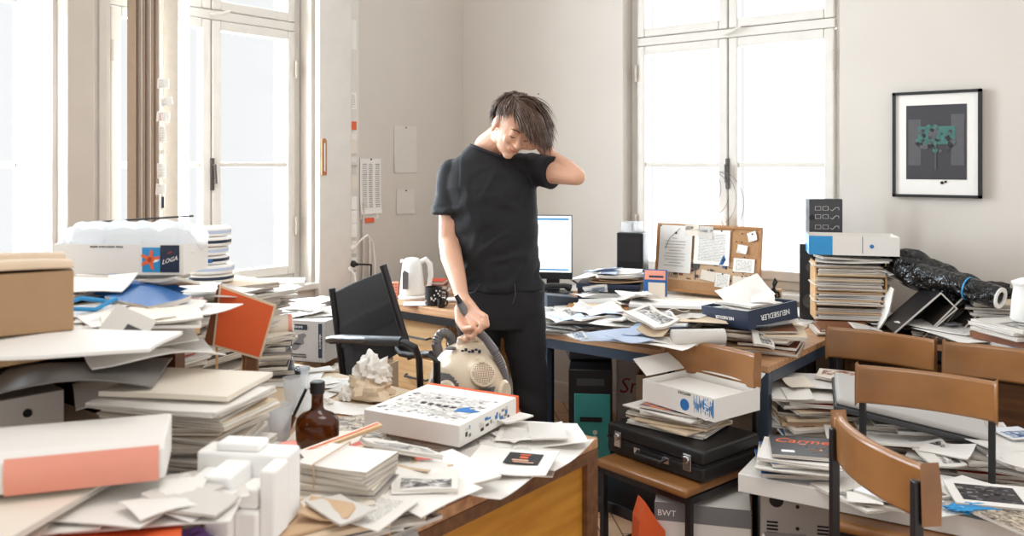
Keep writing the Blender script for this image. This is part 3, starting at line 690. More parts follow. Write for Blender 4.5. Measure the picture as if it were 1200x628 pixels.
# logo box with bubble roll
lx, ly = atD(156, 2.22)
zl = stack(['bundle', 'board', 'folder', 'env'], lx-.02, ly+.0, HZ+.03 if False else z1+.004, 1.20, .36, .26, R(42), 'under the long white carton', jit=.02, rot=10, curl=.004, seed=5)
t = open_box('carton', 'long white open carton with blue emblem stickers on its side', 'box', lx, ly, zl+.004, .335, .15, .075, TH-R(3), 'paper_white', 'cardboard_pale')
MB().box(.062, .108, -.0765, -.075, .006, .068, 'cover_sky').build('star_sticker', t)
b = MB()
for a in (80, 150, 210, 285, 15): b.prism([(0, -.006), (.024, -.003), (.026, .003), (0, .006)], -.0005, .0005, 'ink_orange', tr(.083, -.0772, .037) @ rotm('X', 90) @ rotm('Z', a))
b.build('star_emblem', t)
b = MB().prism([(0, 0), (.012, .003), (.018, .008), (.006, .008)], -.0004, .0004, 'ink_white', tr(.090, -.0774, .03) @ rotm('X', 90)); b.build('bird_emblem', t)
MB().box(.1085, .157, -.0765, -.075, .006, .074, 'cover_navy').build('name_sticker', t)
text('LOGA', .015, 'ink_white', t, upright(.132, -.0772, .036, 0, 16), shear=.5)
b = MB().prism([(0, 0), (.010, .004), (.012, .007), (.002, .004)], -.0004, .0004, 'ink_red', tr(.128, -.0774, .052) @ rotm('X', 90)); b.build('red_mark', t)
text('RUHEN  KOMA VODNE  FRUZA', .006, 'ink_black', t, upright(-.03, -.0756, .069))
t = thing('bubble_wrap_roll', 'crumpled roll of white bubble wrap lying in the long carton', 'bubble wrap', (lx, ly, zl+.085), TH-R(3))
def lump(u, k): return .002*math.sin(5*u+k)+.0012*math.sin(13*u+2*k)
b = MB()
for j, (oy, oz, r0, L) in enumerate(((-.03, -.005, .034, .33), (.025, .008, .033, .35), (-.005, .026, .022, .30))):
    b.tube([(-L/2+L*i/24, oy+.006*math.sin(i*.9+j), oz+.004*math.sin(i*1.3+j)) for i in range(25)], [r0+lump(i/24*3, j) if 0 < i < 24 else r0*.7 for i in range(25)], 'bubble', 18)
b.build('roll', t, True)
MB().tube([(-.10, .0, .045), (.16, .0, .062)], .0025, 'ink_black', 6).build('binding_strip', t)
# window-side tower of trays with navy bands
sx, sy = atD(243, 2.9)
zt = stack(['bundle', 'folder', 'env', 'mag', 'bundle'], sx-.02, sy-.02, .755, 1.10, .36, .44, R(10), 'under the round cases', jit=.035, rot=14, curl=.006, seed=7, maxn=18)
for i in range(6):
    o = MB().lathe([(.075, 0), (.078, .004), (.078, .024), (.072, .028)], 'plastic_white', 28).lathe([(.0786, .009), (.0786, .019)], 'cover_navy' if i in (0, 2, 4) else 'paper_blue', 28)
    if i == 2: o.cbox((0, -.079, .013), (.05, .004, .012), 'cover_blue')
    o = o.build('round_case', smooth=True)
    tag(o, f'white round case, {ORD[5-i]} of the small tower before the window', 'case', 'round cases in the tower', (sx+.01*math.sin(i*2), sy+.01*math.cos(i), zt+.004+i*.031), i*.5)
# pile on the desk corner by the sill
x4, y4 = atD(312, 3.28)
z4 = stack(['folder', 'bundle', 'book', 'mag', 'board'], 1.30, -2.72, .755, .98, .22, .30, R(4), 'in the sill-side pile', jit=.03, rot=8, curl=.005, seed=8, maxn=18)
stack(['board', 'folder', 'bundle'], 1.27, -2.66, z4+.002, z4+.05, .24, .38, R(-8), 'in the flat boards near the sill', jit=.04, rot=14, curl=.006, seed=9)
loose('board', 300, 335, 1.04, .36, .16, 12, 'long pale panel lying topmost beside the window', 'paper_white', .003, .018)
# middle clutter between shelf unit and red card
stack(['bundle', 'env', 'folder', 'mag', 'book'], 1.50, -3.14, .755, 1.08, .26, .30, R(14), 'behind the orange card', jit=.04, rot=16, curl=.008, seed=10, maxn=22)
stack(['bundle', 'kraft', 'sheet', 'mag'], 1.50, -3.12, 1.104, 1.15, .32, .26, R(30), 'over the papers behind the orange card', jit=.05, rot=30, curl=.02, seed=12)
for i, (px, py, z_, ww, ll, dg, mc, lab) in enumerate((
    (130, 378, 1.165, .36, .26, 20, 'paper_white', 'large white board sloping in front of the long carton'),
    (150, 397, 1.115, .28, .22, 24, 'paper_white', 'large cream sheet hanging over the shelf unit edge'),
    (60, 404, 1.178, .40, .20, 6, 'paper_white', 'white board jutting out under the brown box'),
    (185, 360, 1.18, .30, .21, -14, 'print_text', 'printed sheet lying behind the picture card'),
    (255, 338, 1.10, .24, .17, -30, 'paper_grey', 'grey sheet slanting before the round cases'),
    (205, 338, 1.17, .22, .15, 12, 'paper_white', 'white sheet lying right of the long carton'),
    (235, 345, 1.145, .24, .16, -20, 'paper_grey', 'dark-edged grey sheet beside the round cases'))):
    loose('board' if 'board' in lab else 'sheet', px, py, z_, ww, ll, dg, lab, mc, .02, None if 'board' not in lab else .006, seed=i)
loose('mag', 205, 354, 1.175, .12, .05, 8, 'small orange and brown booklet on the sheets', 'print_cover_color', .004, .006)
# blue crumpled bag
def blob(name, label, cat, x, y, z, r, m, seed=0, amp=.35, f=2.2, rz=0, n=28, sq=1):
    b = MB(); b.ell((0, 0, 0), (1, 1, 1), m, n, None, n//2)
    vs = []
    for p in b.v:
        v = Vector(p); k = 1+amp*(noise.noise(v*f+Vector((seed*3.1, 0, 0)))) + amp*.4*noise.noise(v*f*2.7+Vector((0, seed, 0)))
        q = v*k; q = Vector((q.x*r[0], q.y*r[1], q.z*r[2]));
        if q.z < -r[2]*.6: q.z = -r[2]*.6
        vs.append(tuple(q))
    b.v = vs; o = b.build(name, smooth=True, angle=25)
    return tag(o, label, cat, None, (x, y, z+r[2]*.6), rz)
bx_, by_ = at(140, 352, 1.18)
blob('plastic_bag', 'crumpled blue and white plastic bag on the left pile', 'bag', bx_, by_, 1.19, (.13, .05, .02), 'cover_blue', 3, .5, 2.5, TH)
bx_, by_ = at(98, 368, 1.175)
o = MB().tube([(-.05, 0, .01), (-.02, .03, .02), (.03, .05, .01), (.06, .02, .02), (.04, -.03, .005), (-.01, -.05, .01), (-.04, -.07, .0), (-.035, -.1, .005)], .005, 'cover_sky', 8).build('ribbon', smooth=True)
tag(o, 'light blue twisted strap lying beside the brown box', 'strap', None, (bx_, by_, 1.185), TH)
# picture card leaning
cx_, cy_ = at(148, 385, 1.18)
t = thing('picture_card', 'tilted white card with a small dark photo on the left pile', 'card', (cx_, cy_, 1.182), TH+R(0))
X = rotm('Y', 24) @ rotm('X', 50)
MB().slab(.085, .072, .002, m='paper_grey', X=X).build('card', t); MB().slab(.034, .034, .001, m='print_dark', X=X @ tr(.016, -.010, .0022)).build('photo', t)
# inside the shelf unit
gx, gy = atD(66, 1.98)
zb = stack(['bundle', 'folder'], 1.86, -3.60, .755, .895, .34, .3, R(2), 'under the grey box file in the shelf unit', jit=.01, rot=3, curl=.002, seed=14, maxn=7)
t = thing('box_file', 'grey box file with a finger hole lying in the shelf unit', 'box file', (1.88, -3.60, zb+.03), R(-4))
MB().box(-.16, .16, -.13, .03, 0, .075, 'cover_grey').build('case', t, bevel=.003)
MB().box(.16, .163, -.128, .028, .002, .073, 'paper_white').build('spine_label', t); MB().lathe([(.009, 0), (.009, .002)], 'ink_black', 14, tr(.164, -.045, .038) @ rotm('Y', 90)).build('finger_hole', t)
loose('sheet', 100, 430, 1.085, .30, .22, 12, 'dark grey curved sheet sagging under the shelf unit papers', 'cover_grey', .03, .003, dome=.015)
loose('sheet', 178, 412, 1.10, .26, .18, 35, 'white crumpled sheet hanging under the shelf unit papers', 'paper_white', .05, .003)
# ---- lower left -----------------------------------------------------------
CZ1 = .852
zz = stack(['mag', 'bundle', 'folder'], 2.52, -3.98, CZ1, .945, .34, .44, R(12), 'in the front left pile', jit=.035, rot=18, curl=.006, seed=20)
zz = stack(['bundle', 'board'], 2.52, -3.93, zz, .988, .30, .36, R(30), 'under the wide binder', jit=.03, rot=12, curl=.004, seed=21)
t = thing('ring_binder', 'wide white binder with a large pink label, lying in front', 'binder', (*atD(80, 1.38), zz+.002), TH+R(18))
b = MB(); pts = [(-.09, 0), (.05, 0), (.075, .008), (.08, .03), (.075, .055), (.05, .066), (-.09, .066)]
b.prism([(y_, z_) for y_, z_ in pts], -.15, .15, 'paper_white', rotm('Z', -90) @ rotm('Y', 90) @ rotm('Z', 90) if False else Matrix(((0, 0, 1, 0), (-1, 0, 0, 0), (0, 1, 0, 0), (0, 0, 0, 1))))
b.build('cover', t, bevel=.004)
b = MB(); k = 8; pl_ = []
for i in range(k+1):
    q = i/k; yy = -(.0745+.0068*math.sin(PI*q)); zz_ = .005+.056*q; pl_.append((yy, zz_))
vs = [(x_, a, c) for x_ in (-.075, .142) for a, c in pl_] ; b.add(vs, [(i, i+1, k+2+i, k+1+i) for i in range(k)], 'pink_label'); b.build('pink_label', t, True)
for i, (px, py, z_, ww, ll, dg, mc, lab) in enumerate((
    (40, 600, .962, .24, .17, 10, 'print_text', 'white sheet lying at the bottom left corner'),
    (120, 585, .968, .26, .18, -12, 'paper_white', 'white sheet lying under the wide binder'),
    (205, 575, .955, .22, .16, 25, 'print_photo_grey', 'sheet with grey photos before the styrofoam block'),
    (130, 622, .948, .14, .2, -70, 'cover_orange', 'orange folded sheet sticking out at the front'),
    (185, 600, .955, .24, .12, 8, 'paper_white', 'narrow white strip of card at the front edge'))):
    loose('sheet', px, py, z_, ww, ll, dg, lab, mc, .008, .002, seed=i+40)
blob('cloth_roll', 'purple cloth bundle at the bottom edge of the photo', 'cloth', *at(220, 645, .87), .853, (.05, .03, .03), 'purple', 2, .3, 2, TH)
# tall leaning stack of envelopes
zs = stack(['env', 'env', 'bundle', 'folder'], 2.40, -3.50, CZ1, 1.035, .205, .275, R(118), 'in the tall envelope stack', jit=.026, rot=12, curl=.006, seed=23, maxn=14, lean=(-.02, .0),
           cols={'env': ['paper_cream', 'paper_white', 'kraft_pale'], 'bundle': ['paper_white', 'paper_cream'], 'folder': ['paper_grey', 'kraft_pale', 'paper_white']})
loose('board', 222, 452, zs+.003, .20, .27, 118-38.66+2, 'wide cream envelope lying on the tall stack by the bottle', 'paper_cream', .003, .010)
loose('sheet', 150, 445, 1.01, .22, .16, 30, 'limp translucent sheet drooping left of the tall stack', 'paper_white', .04, .003, dome=.03)
# styrofoam packing block
t = thing('styrofoam_block', 'white moulded styrofoam packing block in the foreground', 'styrofoam', (*atD(283, 1.50), .868), TH-R(8))
zz = .0
st = MB()
st.box(-.085, .085, .0, .06, 0, .125, 'styrofoam').box(-.085, -.03, -.05, 0, .0, .06, 'styrofoam').box(-.065, -.02, -.06, .0, .055, .10, 'styrofoam')
st.build('back_slab', t, bevel=.006, seg=3)
st = MB().box(-.028, .02, -.085, 0, .0, .115, 'styrofoam').build('rib', t, bevel=.006, seg=3)
st = MB().box(.02, .06, -.07, 0, .0, .05, 'styrofoam').box(.02, .055, -.055, 0, .05, .085, 'styrofoam').build('step_block', t, bevel=.005, seg=3)
st = MB().box(.06, .088, -.06, .0, .0, .12, 'styrofoam').build('rib', t, bevel=.006, seg=3)
st = MB().box(-.05, .03, .005, .05, .125, .14, 'styrofoam').build('top_lip', t, bevel=.005, seg=3)
loose('board', 330, 612, .862, .20, .14, 35, 'pale wooden board under the styrofoam block', 'kraft', .001, .005)
# ---- front desk -----------------------------------------------------------
DZ = .752
# amber bottle
t = thing('bottle', 'squat amber glass bottle with a dark cap on the front desk', 'bottle', (*atD(372, 2.2), DZ+.022), TH)
b = MB(); b.lathe([(.0, 0), (.045, .0), (.054, .006), (.055, .02), (.056, .06), (.053, .074), (.04, .086), (.02, .094), (.0155, .102), (.0155, .135), (.018, .137), (.018, .143)], 'amber_glass', 36, sy=.72)
b.build('glass_body', t, True, angle=60)
MB().lathe([(.0, .139), (.019, .139), (.019, .166), (.017, .168), (0, .168)], 'ink_black', 24).build('cap', t, True)
stack(['mag', 'bundle'], *atD(372, 2.2), DZ, DZ+.012, .20, .28, R(30), 'under the amber bottle', seed=30, curl=.002)
# clear bottle and cups
def cup(px, d, r, h, label, z=DZ, name='plastic_cup'):
    t = thing(name, label, 'cup' if 'cup' in name else 'bottle', (*atD(px, d), z), 0)
    b = MB().lathe([(r*.75, 0), (r, h), (r*1.06, h), (r*.94, h), (r*.7, .003)], 'clear_plastic', 24); b.build('cup_wall', t, True); return t
t = thing('clear_bottle', 'small clear glass bottle standing behind the amber bottle', 'bottle', (*atD(357, 2.42), DZ), 0)
MB().lathe([(.024, 0), (.026, .01), (.026, .09), (.012, .11), (.012, .165), (.015, .17), (.015, .176)], 'clear_plastic', 24).build('glass_body', t, True)
for px, d, lab in ((308, 2.35, 'clear crumpled plastic cup left of the clear bottle'), (328, 2.30, 'clear plastic cup beside the amber bottle'), (345, 2.6, 'clear plastic cup behind the clear bottle')):
    cup(px, d, .034, .10, lab)
o = MB().box(-.004, .004, -.003, .003, 0, .13, 'ink_black', rotm('Y', 25)).box(-.009, .009, -.003, .003, 0, .05, 'cover_brown', tr(0, 0, -.0) @ rotm('Y', 25)).build('knife'); tag(o, 'thin dark knife standing in the plastic cup', 'knife', None, (*atD(335, 2.32), DZ+.02), TH)
t = thing('orange_box', 'small orange carton between the tall stack and the bottle', 'box', (*atD(328, 1.95), .80), TH+R(20)); MB().box(-.04, .04, -.04, .04, 0, .055, 'cover_orange').build('carton', t, bevel=.002)
stack(['bundle', 'env', 'mag'], *atD(322, 1.93), DZ, .797, .22, .28, TH, 'under the small orange carton', seed=31, curl=.003)
# rubber-banded notebooks
nx_, ny_ = atD(428, 1.70)
zn = stack(['folder', 'env', 'mag', 'bundle', 'kraft'], nx_-.03, ny_-.02, DZ, .85, .26, .30, R(60), 'in the low pile on the front desk', jit=.04, rot=24, curl=.008, seed=33, maxn=11)
z_ = zn-.03
for i in range(8):
    o = MB().slab(.175-.005*(i % 3)-.002*i, .125, .0115, lambda u, v: .002*u*u, 4, 4, ('paper_grey', 'paper_white', 'paper_white', 'cover_grey', 'paper_cream')[i % 5], 'page_edges').build('notebook')
    tag(o, f'{("pale grey", "white", "white", "grey", "cream")[i % 5]} notebook, {ORD[7-i]} of the rubber-banded notebooks', 'notebook', 'rubber-banded notebooks', (nx_-.02+.004*math.sin(i*3), ny_-.03, z_+i*.0125), TH+R(-18+7*math.sin(i*5)))
o = MB().tube([(-.035, -.066, .0), (-.035, -.067, .104), (-.03, .067, .106), (-.03, .067, 0)], .0016, 'kraft', 6).build('rubber_band', smooth=True); tag(o, 'tan rubber band around the small notebooks', 'band', None, (nx_-.02, ny_-.03, z_), TH+R(-18))
for i, (kind, px, py, z0_, ww, ll, dg, mc, lab) in enumerate((
    ('kraft', 425, 540, .868, .20, .15, 25, 'kraft_pale', 'tan printed flyer with green letters beside the notebooks'),
    ('sheet', 490, 560, .80, .28, .20, 30, 'paper_white', 'white sheet fanned out right of the notebooks'),
    ('sheet', 455, 560, .845, .26, .18, 12, 'paper_white', 'white sheet fanned out under the notebooks'),
    ('bundle', 500, 560, .800, .26, .20, 38, 'paper_white', 'white bundle at the rim of the front desk'),
    ('sheet', 415, 592, .865, .20, .14, -25, 'print_text', 'printed slip lying on the front edge of the pile'),
    ('kraft', 365, 555, .872, .18, .12, -35, 'kraft', 'tan envelope leaning beside the styrofoam block'),
    ('bundle', 370, 590, .855, .20, .14, 20, 'paper_cream', 'cream bundle right of the styrofoam block'),
    ('sheet', 405, 610, .83, .2, .15, 15, 'paper_white', 'white sheet at the bottom edge beside the desk corner'))):
    loose(kind, px, py, z0_, ww, ll, dg, lab, mc, .012, seed=60+i)
stack(['bundle', 'kraft', 'mag'], *atD(372, 1.62), DZ, .86, .20, .26, TH+R(15), 'beside the raised cabinet', seed=34, curl=.006, jit=.02, rot=18, maxn=10)
# long wooden rule
t = thing('wooden_slat', 'long pale wooden slat leaning over the papers by the bottle', 'slat', (*atD(380, 1.93), .862), TH+R(33), rot=(0, R(-10), TH+R(33)))
MB().box(-.14, .14, -.014, .014, 0, .008, 'wood_light').build('slat', t, bevel=.002); MB().box(-.135, .135, -.004, .002, .008, .0095, 'ink_orange').build('stripe', t)
# toy picture box
wb = Matrix.Identity(4)
bx2, by2 = 2.376, -2.725
t = thing('game_box', 'flat white box printed with building-block pictures and a red edge', 'box', (bx2, by2, .795), R(10))
zc = .055; MB().box(-.15, .15, -.155, .155, 0, zc, 'paper_white').build('box_body', t, bevel=.002)
MB().box(-.1505, .1505, .14, .1555, .001, zc+.001, 'cover_orange').build('red_edge', t)
b = MB().box(-.10, .11, -.11, .07, zc, zc+.0004, 'print_photo_pale'); rr = random.Random(5)
for i in range(150):
    u, v = rr.uniform(-.13, .13), rr.uniform(-.13, .07); s_ = rr.uniform(.004, .014)
    b.cbox((u, v, zc+.0006), (s_, s_*rr.uniform(.5, 1), .0008), rr.choice(['ink_grey', 'paper_grey', 'paper_grey', 'parcel_grey', 'cover_grey']), None)
for i in range(5): b.cbox((-.045+.024*i, -.03, zc+.001), (.015, .014, .001), 'ink_black')
b.build('brick_picture', t)
MB().prism([(0, 0), (.05, .01), (.065, .03), (.03, .035), (.02, .055), (.0, .03)], 0, .001, 'ink_blue', tr(.07, -.06, zc+.0006)).build('blue_picture', t)
b = MB().box(.15, .1504, -.14, .13, .006, .050, 'paper_white')
for i in range(26):
    q = rr.uniform(-.13, .1); h_ = rr.uniform(.01, .035); b.box(.1503, .1506+.0001*(i % 4), q, q+rr.uniform(.005, .02), h_, h_+rr.uniform(.005, .014), ('ink_blue', 'ink_grey', 'paper_grey', 'cover_blue', 'paper_grey', 'ink_black')[i % 6])
b.build('side_pictures', t)
stack(['mag', 'book', 'mag'], bx2+.01, by2+.01, DZ, .79, .24, .30, R(12), 'under the building-block box', seed=35, curl=.001, rot=5, jit=.01)
x_, y_ = atD(468, 2.00)
stack(['mag', 'book'], x_, y_+.01, DZ, .782, .2, .10, TH-R(32), 'under the red box', seed=135, curl=.001, jit=.004, rot=3)
t = thing('red_box', 'red and black cardboard box end lying before the building-block box', 'box', (x_, y_, .790), TH-R(32))
MB().box(-.13, .10, -.04, .035, 0, .04, 'cover_red').build('box_body', t, bevel=.002); MB().box(-.11, .06, -.0405, -.04, .008, .030, 'ink_black').build('black_panel', t)
MB().box(-.10, .06, -.030, .025, .04, .041, 'cover_dark').build('dark_opening', t)
# papers at the desk end
z5 = stack(['sheet', 'bundle', 'mag'], *atD(590, 2.22), DZ, .772, .26, .34, R(40), 'at the front desk corner', seed=36, curl=.006, rot=20, jit=.03)
for i, (kind, px, py, z0_, ww, ll, dg, mc, lab) in enumerate((
    ('sheet', 622, 508, .778, .28, .20, 4, 'paper_white', 'white sheet curling at the right corner of the desk'),
    ('sheet', 540, 545, .778, .26, .18, 30, 'paper_grey', 'pale sheet rolled up at the desk rim'),
    ('sheet', 560, 560, .772, .24, .20, -30, 'paper_white', 'white sheet beside the rolled sheet at the desk rim'),
    ('sheet', 640, 530, .765, .16, .28, -25, 'paper_white', 'white sheet overhanging the right rim of the desk'))):
    loose(kind, px, py, z0_, ww, ll, dg, lab, mc, .022, seed=80+i)
x_, y_ = at(600, 542, .785)
t = thing('photo_card', 'white booklet with a square black photo at the desk end', 'card', (x_, y_, .785), TH-R(14))
MB().slab(.20, .17, .003, lambda u, v: .006*u*u, m='paper_white').build('booklet', t); MB().slab(.085, .075, .001, lambda u, v: .001, m='ink_black', X=tr(.025, .015, .0055)).build('photo', t)
b = MB()
for (a, c, s1, s2) in ((.025, .02, .02, .012), (.02, .0, .04, .008), (.03, -.012, .05, .005), (.025, .038, .025, .006)): b.cbox((a, c, .0078), (s1, s2, .0006), 'cover_orange' if c > 0 else 'skin')
b.build('photo_figures', t)
# crumpled paper and desk things
x_, y_ = atD(437, 2.75)
blob('crumpled_paper', 'crumpled white paper bag on the pale desk', 'paper', x_, y_, DZ+.045, (.055, .05, .05), 'crumple', 1, .7, 2.6)
blob('crumpled_paper', 'crumpled tan paper under the crumpled white bag', 'paper', x_+.0, y_-.02, DZ, (.08, .06, .045), 'kraft_pale', 5, .6, 2.4)
blob('crumpled_paper', 'small crumpled white tissue left of the tan paper', 'paper', *atD(408, 2.72), DZ, (.025, .03, .025), 'crumple', 8, .6, 2.4)
blob('crumpled_paper', 'tiny white paper scrap near the clear bottle', 'paper', *atD(385, 2.66), DZ, (.015, .012, .012), 'crumple', 9, .5, 2)
loose('sheet', 400, 478, DZ, .30, .12, -20, 'white sheet lying behind the amber bottle', 'paper_white', .006, .002)
loose('mag', 420, 505, DZ, .2, .26, 30, 'dark magazine lying left of the red cardboard box', 'print_cover_mix', .002, .006)
t = thing('mobile_phone', 'black handset lying at the far end of the pale desk', 'phone', (*atD(335, 3.05), DZ), TH-R(10)); MB().box(-.10, .075, -.045, .045, 0, .022, 'plastic_black').build('case', t, bevel=.008)
b = MB()
for i in range(4):
    for j in range(8): b.cbox((-.075+j*.018, -.028+i*.018, .0225), (.011, .010, .002), 'cover_navy')
b.build('keypad', t)
loose('sheet', 335, 445, DZ, .24, .2, 5, 'white round-cornered plate of paper by the phone', 'paper_white', .004, .003)
# orange card on its block
ox, oy = atD(283, 2.30)
t = thing('orange_card', 'orange card with a cream border stuck on a wooden stand', 'card', (ox, oy, DZ), TH+R(8))
P4 = [(-.082, .17), (.022, .115), (.105, .31), (-.065, .375)]
P4 = [(-.065, .16), (.075, .115), (.105, .265), (-.058, .35)]
def inset(p, k): cx, cz = sum(a for a, _ in p)/4, sum(b for _, b in p)/4; return [(cx+(a-cx)*k, cz+(c-cz)*k) for a, c in p]
P4 = [(-.075, .262), (.050, .221), (.092, .368), (-.057, .426)]
MB().prism(P4, -.002, .002, 'kraft_pale', rotm('X', 90)).build('border', t); MB().prism(inset(P4, .92), .002, .003, 'cover_orange', rotm('X', 90)).build('orange_face', t)
MB().prism([(-.098, .268), (-.075, .262), (-.057, .426), (-.062, .426)], -.012, .012, 'cover_brown', tr(0, .014, 0) @ rotm('X', 90)).build('side_flap', t)
MB().box(.0, .04, .003, .035, 0, .25, 'wood_dark').build('stand_block', t, bevel=.002); MB().box(-.03, -.018, .003, .012, 0, .26, 'wood_light', rotm('Y', 8)).build('stick', t)
MB().box(-.068, -.062, .003, .008, 0, .27, 'wood_light').build('stick', t)
# books behind the card, roll, printed box
stack(['book', 'bundle', 'mag', 'book'], 1.33, -2.36+.0, .30, .34, .2, .3, 0, 'x', seed=1) if False else None
x_, y_ = atD(314, 3.02)
stack(['book', 'bundle', 'mag', 'book'], x_, y_, DZ, .90, .17, .22, TH+R(10), 'right of the orange card', seed=41, curl=.002, rot=8, jit=.012, maxn=11)
t = thing('cardboard_box', 'brown cardboard box on the floor behind the black armchair', 'box', (.78, -2.0, 0), R(4)); MB().box(-.20, .20, -.22, .22, 0, .66, 'cardboard').build('box_body', t, bevel=.004)
t = thing('carton', 'white printed carton with a grey map and dark bands', 'box', (.94, -2.06, .662), TH-R(16))
MB().box(-.14, .14, -.11, .11, 0, .175, 'parcel_grey').build('box_body', t, bevel=.003)
b = MB().box(-.115, -.098, -.1115, -.11, .01, .155, 'cover_navy').box(.108, .125, -.1115, -.11, .02, .165, 'cover_navy').box(-.06, .055, -.1115, -.11, .135, .158, 'cover_navy'); b.build('dark_bands', t)
mp_ = [(-.05, .055), (-.045, .085), (-.03, .09), (-.02, .1), (.0, .098), (.015, .115), (.04, .122), (.05, .112), (.035, .095), (.04, .078), (.02, .07), (.01, .055), (-.005, .045), (-.02, .05), (-.035, .04)]
MB().prism(mp_, .110, .1115, 'ink_grey', rotm('X', 90)).build('map_print', t)
text('SLOVENIJA', .012, 'ink_black', t, upright(-.003, -.1118, .075)); text('AVTODOMI', .014, 'ink_white', t, upright(-.003, -.1118, .146))
text('POSTNA ODPREMA\nREKLAMNIH POSILJK', .009, 'ink_black', t, upright(.01, -.1118, .025)); text('SLOVENIJA', .013, 'ink_white', t, tr(.117, -.1118, .09) @ rotm('Y', -90) @ rotm('X', 90))
x_, y_ = at(395, 372, .84)
for i, (px, py, dg, lab) in enumerate(((390, 366, 10, 'white sheet on the printed map carton'), (365, 362, -15, 'curled white sheet at the back of the map carton'), (372, 350, 60, 'white sheet leaning on the sill behind the map carton'))):
    loose('sheet', px, py, .843+.005*i, .24, .17, dg, lab, 'paper_white', .03 if i else .01, .002, seed=90+i)
t = thing('paper_roll', 'rolled paper with an orange end beside the orange card', 'roll', (*atD(325, 3.02), .935), TH+R(0), rot=(0, 0, TH+R(20)))
MB().lathe([(.030, 0), (.033, .002), (.033, .21), (.030, .212), (.018, .212), (.018, .001)], 'paper_cream', 24, rotm('Y', 90) @ tr(0, 0, -.16)).build('roll', t, True); MB().lathe([(.0335, 0), (.0335, .012)], 'pink_label', 24, rotm('Y', 90) @ tr(0, 0, .035)).build('roll_end', t, True)
MB().lathe([(.017, 0), (.017, .002)], 'cover_brown', 20, rotm('Y', 90) @ tr(0, 0, .0505)).build('core', t)
# low open box with scraps behind the armchair
t = open_box('cardboard_box', 'low open cardboard box of scraps beside the armchair', 'box', *atD(405, 3.62), .50, .36, .26, .16, TH-R(25), 'cardboard_pale')
for i in range(6):
    blob('crumpled_paper', f'crumpled paper scrap in the low open cardboard box, {ORD[i]}', 'paper', *atD(388+12*(i % 3)+8, 3.6+.06*(i//3)), .60, (.03, .03, .03), ('crumple', 'kraft_pale', 'cover_brown')[i % 3], 20+i, .6, 2.4)
MB_box = thing('cardboard_box', 'tall brown cardboard box under the low open box', 'box', (*atD(405, 3.62), 0), TH-R(25)); MB().box(-.17, .17, -.12, .12, 0, .495, 'cardboard').build('box_body', MB_box)
# ================================================================ CORNER DESK
KZ = .762
t = thing('kettle', 'white electric kettle with a grey water window on the corner desk', 'kettle', (*atD(483, 4.72), KZ), TH)
MB().lathe([(.075, 0), (.078, .012), (.07, .02)], 'plastic_white', 28).build('base', t, True)
MB().lathe([(.066, .022), (.070, .03), (.062, .12), (.055, .18), (.050, .205), (.035, .222), (.015, .226), (0, .226)], 'plastic_white', 28, sy=.95).build('jug', t, True)
MB().tube([(.045, 0, .20), (.075, 0, .215), (.098, 0, .19), (.103, 0, .13), (.092, 0, .065), (.062, 0, .045)], [.014, .016, .016, .015, .014, .012], 'plastic_white', 12).build('handle', t, True)
MB().prism([(-.045, .06), (-.015, .06), (-.012, .15), (-.035, .165), (-.045, .15)], .0, .012, 'plastic_grey', tr(0, -.054, 0) @ rotm('X', 90+4)).build('water_window', t, bevel=.003)
MB().cbox((-.055, -.0, .205), (.02, .03, .02), 'plastic_white').build('spout', t, bevel=.005)
def mug(px, d, r, h, m, label, pat=None, name='mug'):
    t = thing(name, label, 'mug', (*atD(px, d), KZ), TH)
    MB().lathe([(r*.9, 0), (r, .004), (r, h), (r*.9, h), (r*.88, .006)], m, 24).build('cup_body', t, True)
    MB().tube([(r*.95, 0, h*.8), (r*1.5, 0, h*.75), (r*1.6, 0, h*.45), (r*1.3, 0, h*.2), (r*.95, 0, h*.22)], .005, m, 8).build('handle', t, True)
    if pat:
        b = MB(); rr = random.Random(2)
        for i in range(12): a = rr.uniform(-2.6, -.6); b.cbox((r*1.01*math.cos(a), r*1.01*math.sin(a), rr.uniform(.02, h-.015)), (.008, .006, .008), pat)
        b.build('pattern', t)
mug(508, 4.5, .045, .095, 'cover_black', 'black mug with white figures beside the kettle', 'ink_white')
mug(517, 4.42, .02, .045, 'cover_black', 'small black cup in front of the black mug')
t = thing('tin_box', 'small pink patterned tin left of the kettle', 'tin', (*atD(462, 4.75), KZ), TH); MB().box(-.022, .022, -.03, .03, 0, .085, 'pink_label').build('tin_body', t, bevel=.002)
b = MB()
for i in range(5):
    for j in range(3): b.cbox((-.014+.014*j, -.0305, .012+.016*i), (.007, .001, .006), 'ink_red')
b.build('pattern', t)
loose('sheet', 495, 356, KZ, .20, .12, 5, 'white paper on the corner desk below the kettle', 'paper_white', .003, .004)
loose('board', 520, 352, KZ+.003, .14, .10, 10, 'small white booklet beside the small black cup', 'paper_white', .001, .01)
t = stack(['book', 'bundle'], *atD(515, 4.85), KZ, KZ+.08, .10, .14, TH, 'behind the black mug', seed=44, curl=.002, maxn=8)
